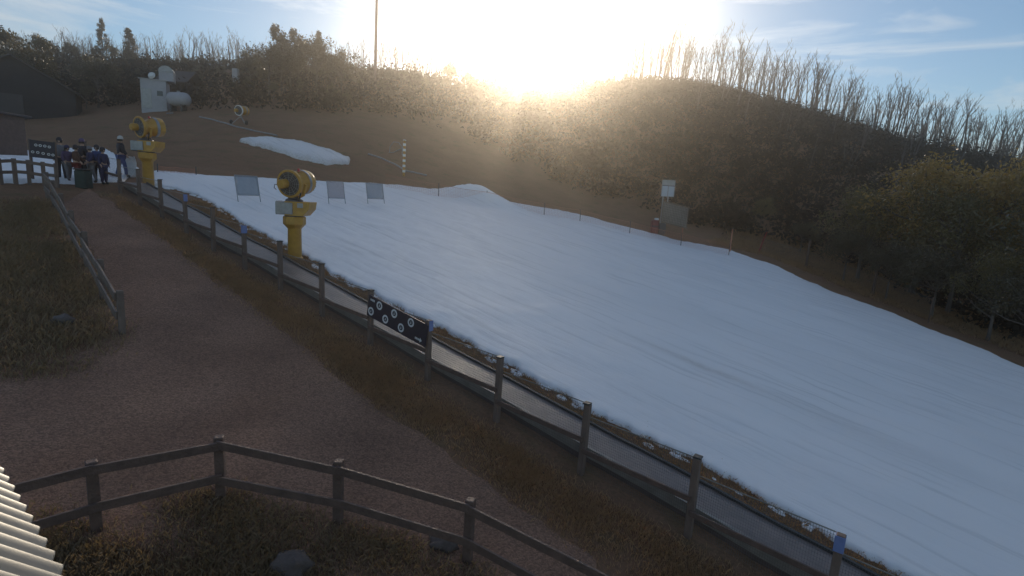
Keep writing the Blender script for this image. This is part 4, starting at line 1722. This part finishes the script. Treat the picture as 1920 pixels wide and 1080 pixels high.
def shed():
    D = 56
    p = at(296, D)
    k = D / 1000
    root = thing('pump_shed', 'small pale grey pump shed with a turret box on top, at the meadow edge', 'shed', p, math.radians(24))
    ref = pt(296, 200, D)
    X = lambda px: (px - 296) * k
    Z = lambda py: (200 - py) * k + (ref.z - p.z)
    z0, z1 = -.5, Z(156)
    MB().box(((X(274) + X(314)) / 2, 0, (z0 + z1) / 2), (X(314) - X(274), 2.2, z1 - z0), None, .02).build('wall', M['shedwall'], root)
    MB().box(((X(272) + X(316)) / 2, 0, z1 + .05), (X(316) - X(272) + .1, 2.4, .09), None, .01).build('roof', M['steel'], root)
    t = MB().box(((X(302) + X(325)) / 2, .1, (z1 + .1 + Z(138)) / 2), (X(325) - X(302), 1.5, Z(138) - z1 - .1), None, .02)
    # curved top
    n = 10
    hw, c = (X(325) - X(302)) / 2, (X(302) + X(325)) / 2
    vs = []
    for y in (-.68, .88):
        vs += [(c + hw * 1.04 * math.cos(math.pi * i / n), y, Z(138) + .62 * math.sin(math.pi * i / n)) for i in range(n + 1)]
    turret = t.build('turret', M['shedwall'], root)
    MB().add(vs, [(i, i + 1, n + 2 + i, n + 1 + i) for i in range(n)] + [tuple(range(n, -1, -1)), tuple(range(n + 1, 2 * n + 2)), (0, n + 1, 2 * n + 1, n)]).build('curved_roof', M['steel'], turret)
    dish = MB().lathe([(.02, .16), (.20, .12), (.33, .0), (.36, .0), (.34, .04), (.22, .2), (.05, .24)], 20, Matrix.Rotation(math.radians(70), 3, 'X') @ Matrix.Rotation(math.radians(-20), 3, 'Y'), (X(292), -.95, Z(148)))
    d = dish.build('dish', M['white'], root, smooth=True)
    MB().tube([(X(292), -.8, Z(150)), (X(294), -.3, z1)], .05, 8).build('bracket', M['darksteel'], d)
    MB().box((X(283), -1.11, 1.0), (.85, .04, 1.95), None, .01).build('door', M['steel'], root)
    MB().box((X(304), -1.11, 1.6), (.5, .04, .5), None, .01).build('window', M['glass'], root)
    # tank beside it
    q = at(338, 55)
    tk = thing('water_tank', 'pale horizontal round ended tank beside the pump shed', 'tank', q)
    kk = .055
    zc = pt(338, 187, 55).z - q.z
    MB().lathe([(.02, -1.15), (.42, -1.08), (.64, -.85), (.70, -.6), (.70, .6), (.64, .85), (.42, 1.08), (.02, 1.15)], 24, Matrix.Rotation(math.pi / 2, 3, 'Y'), (-.1, 0, zc)).build('shell', M['shedwall'], tk, smooth=True)
    for x in (-.6, .5):
        MB().box((x - .1, 0, (zc - .35) / 2 - .2), (.18, .9, zc - .35 + .4), None, .02).build('saddle', M['darksteel'], tk)
    MB().lathe([(.16, 0), (.16, .12), (.12, .14)], 14, None, (-.1, 0, zc + .69)).build('hatch', M['steel'], tk)
    # low building behind with a pitched roof
    q = at(340, 63)
    hb = thing('roofed_hut', 'low dark hut with a pitched roof behind the round ended tank', 'hut', q)
    zt = pt(330, 136, 63).z - q.z
    ze = pt(358, 160, 63).z - q.z
    MB().box((0, 0, ze / 2 - .3), (3.2, 3, ze + .5), None, .02).build('wall', M['barnwall'], hb)
    r = MB()
    for s in (-1, 1):
        r.add([(-1.9 * 1, 0, zt), (1.9, 0, zt), (1.9, s * 1.9, ze - .1), (-1.9, s * 1.9, ze - .1),
               (-1.9, 0, zt + .08), (1.9, 0, zt + .08), (1.9, s * 1.9, ze - .02), (-1.9, s * 1.9, ze - .02)],
              [(0, 1, 2, 3), (7, 6, 5, 4), (2, 3, 7, 6), (0, 3, 7, 4), (1, 2, 6, 5)])
    r.build('roof', M['barnroof'], hb)
    # pale thing among the trees, up at the forest
    q = at(443, 70)
    s = thing('white_cabinet', 'narrow white cabinet half hidden among the left forest trees', 'cabinet', q)
    zt = pt(443, 116, 66).z - q.z
    MB().box((0, 0, zt - 1.0), (.7, .6, 1.7), None, .03).build('body', M['shedwall'], s)
    MB().box((0, 0, (zt - 2) / 2 - .2), (.2, .2, max(zt - 2, .2) + .3), None, .01).build('leg', M['darksteel'], s)


shed()


def barn():
    D = 52
    p = at(32, D)
    root = thing('barn', 'dark gabled barn in deep shade at the far left edge of the meadow', 'barn', p, math.radians(34))
    k = D / 1000
    zt = pt(60, 108, D).z - p.z
    ze = pt(130, 168, D).z - p.z
    W, L_ = 4.6, 6
    wall = MB()
    vs = []
    for y in (0, L_):
        vs += [(-W, y, -1), (W, y, -1), (W, y, ze), (0, y, zt - .15), (-W, y, ze)]
    wall.add(vs, [(0, 1, 2, 3, 4), (9, 8, 7, 6, 5), (1, 6, 7, 2), (0, 4, 9, 5), (0, 5, 6, 1)])
    wall.build('wall', M['barnwall'], root)
    r = MB()
    for s in (-1, 1):
        e = .5
        x1, z1 = s * (W + e), ze - (zt - ze) * e / W
        r.add([(0, -e, zt - .13), (x1, -e, z1), (x1, L_ + e, z1), (0, L_ + e, zt - .13), (0, -e, zt), (x1, -e, z1 + .12), (x1, L_ + e, z1 + .12), (0, L_ + e, zt)],
              [(0, 1, 2, 3), (7, 6, 5, 4), (0, 1, 5, 4), (1, 2, 6, 5), (2, 3, 7, 6)])
    r.build('roof', M['barnroof'], root)
    MB().box((-.6, -.03, 1.1), (2.4, .05, 2.6), None, .01).build('door', M['barnroof'], root)


barn()


# ------------------------------------------------------------------ near corrugated roof
def tin_roof():
    A_, B_ = pt(-2, 884, 2.0), pt(116, 1083, 1.5)
    B_.z = A_.z = (A_.z + B_.z) / 2
    d = (B_ - A_)
    L0 = d.length
    d.normalize()
    inn = Vector((d.y, -d.x, 0))
    if inn.x > 0:
        inn = -inn
    A0 = A_ - d * 1.2
    n_len = 3.2
    slope = math.radians(47)
    up = (inn * math.cos(slope) + Vector((0, 0, math.sin(slope)))).normalized()
    nrm = d.cross(up)
    if nrm.z < 0:
        nrm = -nrm
    root = thing('tin_roof_building', 'sunlit corrugated zinc roof corner of the building below the camera', 'building', A0)
    pitch = .086
    per = 10
    n = int(n_len / pitch * per)
    vs = []
    rows = (0.0, .004, .6, 1.6, 2.6)
    for r in rows:
        for i in range(n + 1):
            s = i * pitch / per
            ph = 2 * math.pi * i / per
            h = .015 * (math.sin(ph) + .18 * math.sin(2 * ph))
            vs.append(d * s + up * r + nrm * h)
    k = n + 1
    fs = [(j * k + i, j * k + i + 1, (j + 1) * k + i + 1, (j + 1) * k + i) for j in range(len(rows) - 1) for i in range(n)]
    o = MB().add(vs, fs).build('roof_sheet', M['galv'], root, smooth=True)
    md = o.modifiers.new('thickness', 'SOLIDIFY')
    md.thickness = .003
    md.offset = -1
    # screw heads
    sc = MB()
    for i in range(2, int(n_len / pitch), 2):
        for r in (.12, .95):
            sc.lathe([(.006, 0), (.006, .002), (.004, .004)], 8, nrm.to_track_quat('Z', 'Y').to_matrix(), d * ((i + .25) * pitch) + up * r + nrm * .012)
    sc.build('screws', M['steel'], root)
    f = MB().beam(up * .03 - nrm * .075, d * n_len + up * .03 - nrm * .075, .025, .11, up=tuple(nrm))
    f.build('fascia', M['timber_dark'], root)
    # wall below, down to the ground
    w = MB()
    a, b = up * .30 - nrm * .10, d * n_len + up * .30 - nrm * .10
    q = inn * 2.0
    pts_ = [a, b, b + q, a + q]
    zb = -A0.z - 2.0
    vs = [Vector((v.x, v.y, min(a.z, 0) - .12)) for v in pts_] + [Vector((v.x, v.y, zb)) for v in pts_]
    w.add(vs, [(0, 1, 2, 3), (7, 6, 5, 4)] + [(i, 4 + i, 4 + (i + 1) % 4, (i + 1) % 4) for i in range(4)])
    w.build('wall', M['barnwall'], root)


tin_roof()


# ------------------------------------------------------------------ people
def skin_obj(name, pts, edges, rad, m, parent, sub=1):
    me = bpy.data.meshes.new(name)
    me.from_pydata([tuple(p) for p in pts], edges, [])
    o = bpy.data.objects.new(name, me)
    COL.objects.link(o)
    md = o.modifiers.new('skin', 'SKIN')
    md.use_smooth_shade = True
    for i, r in enumerate(rad):
        me.skin_vertices[0].data[i].radius = (r, r) if not isinstance(r, tuple) else r
    me.skin_vertices[0].data[0].use_root = True
    s = o.modifiers.new('sub', 'SUBSURF')
    s.levels = s.render_levels = sub
    dg = bpy.context.evaluated_depsgraph_get()
    dg.update()
    nm = bpy.data.meshes.new_from_object(o.evaluated_get(dg))
    o.modifiers.clear()
    o.data = nm
    bpy.data.meshes.remove(me)
    nm.materials.clear()
    nm.materials.append(m)
    nm.name = name
    o.parent = parent
    return o


def chain(specs):
    pts, edges, rad = [], [], []
    names = {}
    for nm, par, p, r in specs:
        names[nm] = len(pts)
        pts.append(Vector(p))
        rad.append(r)
        if par:
            edges.append((names[par], names[nm]))
    return pts, edges, rad


def person(label, loc, rz, jacket, trousers, hat, pose=0, hgt=1.75, group=None, board=False):
    root = thing('person', label, 'person', loc, rz, group)
    s = hgt / 1.75
    step = (.0, .10, .04)[pose % 3]
    bend = (.0, .12, .25)[pose % 3]
    body = [('pel', None, (0, 0, .95), .135), ('wai', 'pel', (0, -.01, 1.10), .125), ('che', 'wai', (0, -.02, 1.30), .15),
            ('nb', 'che', (0, -.01, 1.46), .075), ('nk', 'nb', (0, -.02, 1.52), .052), ('hl', 'nk', (0, -.035, 1.58), .07), ('hm', 'hl', (0, -.03, 1.655), .092),
            ('ht', 'hm', (0, -.02, 1.725), .068), ('nose', 'hm', (0, -.125, 1.64), .016)]
    for sd_, sg in (('l', -1), ('r', 1)):
        e = bend if sg > 0 else bend * .5
        body += [('s' + sd_, 'che', (sg * .18, 0, 1.41), .066), ('e' + sd_, 's' + sd_, (sg * .245, -.02 - e * .4, 1.15), .048),
                 ('w' + sd_, 'e' + sd_, (sg * .225, -.09 - e, .95 + e * .6), .033), ('h' + sd_, 'w' + sd_, (sg * .22, -.11 - e * 1.15, .885 + e * .7), .034)]
        hx = Vector(body[-1][2])
        for k, (fx, fl) in enumerate(((-.024, .062), (-.008, .072), (.008, .068), (.022, .056))):
            body += [('f%s%d' % (sd_, k), 'h' + sd_, hx + Vector((fx * .5, -.015 + fx, -.04)), .010), ('g%s%d' % (sd_, k), 'f%s%d' % (sd_, k), hx + Vector((fx * .5, -.03 + fx, -.04 - fl * .6)), .008)]
        body += [('t' + sd_, 'h' + sd_, hx + Vector((-sg * .03, -.04, -.005)), .010), ('u' + sd_, 't' + sd_, hx + Vector((-sg * .035, -.055, -.035)), .009)]
        y = step * sg
        body += [('p' + sd_, 'pel', (sg * .09, 0, .88), .10), ('k' + sd_, 'p' + sd_, (sg * .10, -.03 + y * .8, .50), .062), ('a' + sd_, 'k' + sd_, (sg * .105, .01 + y * 1.6, .09), .043),
                 ('o' + sd_, 'a' + sd_, (sg * .12, -.13 + y * 1.6, .035), .036)]
    P, E, Rr = chain([(a, b, Vector(c) * s, r * s) for a, b, c, r in body])
    skin_obj('body', P, E, Rr, M['skin'], root)
    D = {a: (b, c, r) for a, b, c, r in body}

    def part(nm, keys, grow, m, extra=()):
        sp = []
        for q in keys:
            b, c, r = D[q]
            sp.append((q, b if b in keys else None, Vector(c) * s, (r + grow) * s))
        sp += [(a, b, Vector(c) * s, r * s) for a, b, c, r in extra]
        P, E, R_ = chain(sp)
        return skin_obj(nm, P, E, R_, m, root)
    part('jacket', ['pel', 'wai', 'che', 'nb', 'sl', 'el', 'wl', 'sr', 'er', 'wr'], .030, jacket)
    part('trousers', ['pel', 'pl', 'kl', 'al', 'pr', 'kr', 'ar'], .022, trousers)
    for sd_ in 'lr':
        part('boot', ['a' + sd_, 'o' + sd_], .022, M['black'])
    h = MB().lathe([(.112 * s, 1.655 * s), (.115 * s, 1.68 * s), (.104 * s, 1.745 * s), (.07 * s, 1.79 * s), (.02 * s, 1.81 * s)], 16, None, (0, -.022 * s, 0))
    h.build('hat', hat, root, smooth=True)
    MB().lathe([(.10 * s, 1.575 * s), (.108 * s, 1.62 * s), (.11 * s, 1.653 * s)], 16, None, (0, -.005 * s, 0), cap=False).build('hair', M['hair'], root, smooth=True)
    return root


J = {k: cloth('cloth_' + k, c) for k, c in dict(dark=(.035, .032, .045), navy=(.035, .035, .10), brown=(.11, .05, .035), blue=(.06, .09, .24), grey=(.20, .19, .21), red=(.20, .03, .03),
                                               white=(.62, .60, .60), teal=(.04, .06, .055), purple=(.11, .07, .16)).items()}
person('person in a dark jacket and white hat standing alone left of the farther snow gun', hit(229, 332), 2.5, J['dark'], J['blue'], J['white'], 1, 1.85)
crowd = [(118, 338, 'grey', 'dark', 'dark', 0, .4, 'person in a grey jacket at the left end of the crowd'),
         (130, 341, 'purple', 'grey', 'navy', 1, 1.2, 'person in a purple jacket second from the left end of the crowd'),
         (146, 344, 'brown', 'red', 'dark', 2, 2.0, 'person in a brown jacket and red trousers in the crowd'),
         (158, 337, 'dark', 'dark', 'purple', 0, 3.0, 'person all in black in the middle of the crowd'),
         (173, 343, 'navy', 'grey', 'grey', 1, -.6, 'person in a navy jacket with a grey hat in the crowd'),
         (186, 341, 'blue', 'dark', 'dark', 2, .2, 'person in a blue jacket with a dark hat near the right end of the crowd'),
         (196, 346, 'navy', 'navy', 'dark', 0, 1.4, 'person all in navy at the right end of the crowd')]
for px, py, j, t, h, po, rz, lab in crowd:
    person(lab, hit(px, py), rz, J[j], J[t], J[h], po, 1.45 + .4 * ((px * 7) % 10) / 10, group='people gathered at the upper end of the path')


def toboggans():
    spec = [(245, 333, 'white', 'white toboggan stood on end beside the lone standing person', 1.25), (207, 334, 'redwrap', 'red toboggan lying by the lone standing person', .0)]
    for px, py, m, lab, up in spec:
        p = hit(px, py)
        root = thing('toboggan', lab, 'toboggan', p + Vector((0, 0, .1)), .3)
        vs = []
        nx, ny = 6, 12
        for j in range(ny + 1):
            for i in range(nx + 1):
                u, t = i / nx * 2 - 1, j / ny
                w = .23 * (1 - .35 * max(0, t - .7) / .3)
                vs.append((u * w, t * 1.0 - .1, .07 * abs(u) ** 3 + .16 * max(0, t - .75) ** 2 * 8))
        R = Matrix.Rotation(up, 3, 'X')
        vs = [R @ Vector(v) for v in vs]
        o = MB().add(vs, [(j * (nx + 1) + i, j * (nx + 1) + i + 1, (j + 1) * (nx + 1) + i + 1, (j + 1) * (nx + 1) + i) for j in range(ny) for i in range(nx)]).build('shell', M[m], root, smooth=True)
        md = o.modifiers.new('thickness', 'SOLIDIFY')
        md.thickness = .015
        MB().tube([R @ Vector((-.12, .85, .12)), R @ Vector((0, 1.0, .22)), R @ Vector((.12, .85, .12))], .008, 5).build('rope', M['black'], root)


toboggans()


def bin_():
    p = hit(158, 352)
    root = thing('bin', 'dark green bin at the upper end of the path before the crowd', 'bin', p)
    MB().box((0, 0, .32), (.45, .45, .75), None, .04).build('tub', J['teal'], root)
    MB().box((0, 0, .73), (.50, .50, .06), None, .025).build('lid', M['black'], root)


bin_()


def kiosk():
    p = at(-22, 29)
    root = thing('kiosk', 'dark timber kiosk cut by the left edge of the photo with a blue panel', 'kiosk', p)
    MB().box((0, 0, 1.0), (2.6, 2.0, 2.6), None, .02).build('wall', M['timber_dark'], root)
    MB().box((0, 0, 2.36), (3.0, 2.5, .12), None, .02).build('roof', M['barnroof'], root)
    MB().box((1.0, -1.02, 1.5), (.4, .04, .6), None, .01).build('panel', M['bluewrap'], root)
    MB().box((-.2, -1.02, .9), (.9, .04, 1.9), None, .01).build('door', M['barnwall'], root)


kiosk()


# ------------------------------------------------------------------ stones, grass
def rock(px, py, s, label):
    p = hit(px, py)
    import bmesh
    bm = bmesh.new()
    bmesh.ops.create_icosphere(bm, subdivisions=3, radius=1)
    for v in bm.verts:
        n = mnoise.fractal(v.co * 1.4 + Vector((px, py, 0)), 1, 2, 3)
        v.co *= 1 + .35 * n
        v.co = Vector((v.co.x * s, v.co.y * s * .8, v.co.z * s * .55))
    me = bpy.data.meshes.new('rock')
    bm.to_mesh(me)
    bm.free()
    me.materials.append(M['stone'])
    me.shade_smooth()
    o = link(bpy.data.objects.new('rock', me))
    o.location = p + Vector((0, 0, s * .1))
    tag(o, label, 'rock')


rock(832, 1024, .22, 'pale flat rock in the grass left of the near fence corner post')
rock(548, 1068, .26, 'grey rock in the dark grass at the bottom edge of the photo')
rock(1021, 888, .05, 'tiny white stone on the gravel below the long timber fence')
rock(118, 605, .25, 'grey rock in the grass left of the bleached path fence')

grass('grass', 'dark green grass inside the low fence of the near corner',
      scatter_poly([(-150, 1000), (182, 962), (415, 928), (634, 988), (880, 1062), (1000, 1150), (950, 1300), (-100, 1300)], 3800, 2), 'grass', .09, .007, 11, .16, 2)
grass('grass', 'dry grass tufts on the bank along the long timber fence',
      scatter_poly([(200, 360), (300, 412), (450, 512), (690, 655), (920, 812), (1280, 1030), (1600, 1200), (1180, 1100), (900, 880), (690, 745), (545, 628), (420, 535), (300, 440)], 5200, 5), 'strawgrass', .07, .006, 10, .16, 5)
grass('grass', 'brown grass strip between the conveyor and the snow edge',
      [(q.x, q.y) for q in (fpt(random.uniform(-2, 12.5), random.uniform(1.5, 2.9)) for _ in range(3800))], 'strawgrass', .07, .006, 10, .12, 8)
grass('grass', 'rough grass on the bank left of the bleached path fence',
      scatter_poly([(-150, 380), (85, 376), (160, 500), (228, 630), (150, 700), (-150, 720)], 3600, 11), 'grass', .11, .008, 10, .20, 11)
grass('grass', 'rough grass fringe along the far right edge of the snow',
      scatter_poly([(1330, 455), (1450, 485), (1560, 530), (1740, 600), (1930, 672), (1990, 660), (1800, 570), (1600, 480), (1400, 420)], 4500, 14), 'strawgrass', .2, .015, 9, .3, 14)


# ------------------------------------------------------------------ air
def glare_haze():
    x0, x1, y0, y1 = -440.0, 440.0, -100.0, 480.0
    z0 = min(float(ZZ.min()), -60) - 1.0
    z1 = float(ZZ.max()) + 22.0
    m = bpy.data.materials.new('glare_haze')
    m.use_nodes = True
    nt = m.node_tree
    nt.nodes.clear()
    v = N(nt, 'ShaderNodeVolumePrincipled')  # added volume standing in for the veiling glare round the sun
    v.inputs['Color'].default_value = (1.0, 0.91, 0.79, 1)
    v.inputs['Density'].default_value = GLARE_HAZE_D
    v.inputs['Anisotropy'].default_value = GLARE_HAZE_G
    o_ = N(nt, 'ShaderNodeOutputMaterial')
    nt.links.new(v.outputs[0], o_.inputs['Volume'])
    o = MB().box(((x0 + x1) / 2, (y0 + y1) / 2, (z0 + z1) / 2), (x1 - x0, y1 - y0, z1 - z0)).build('glare_haze', m)
    tag(o, 'thin bright volume added between the camera and the hill to imitate lens glare', 'glare_haze', kind='stuff')


GLARE_HAZE_D, GLARE_HAZE_G = 0.0017, 0.885
glare_haze()
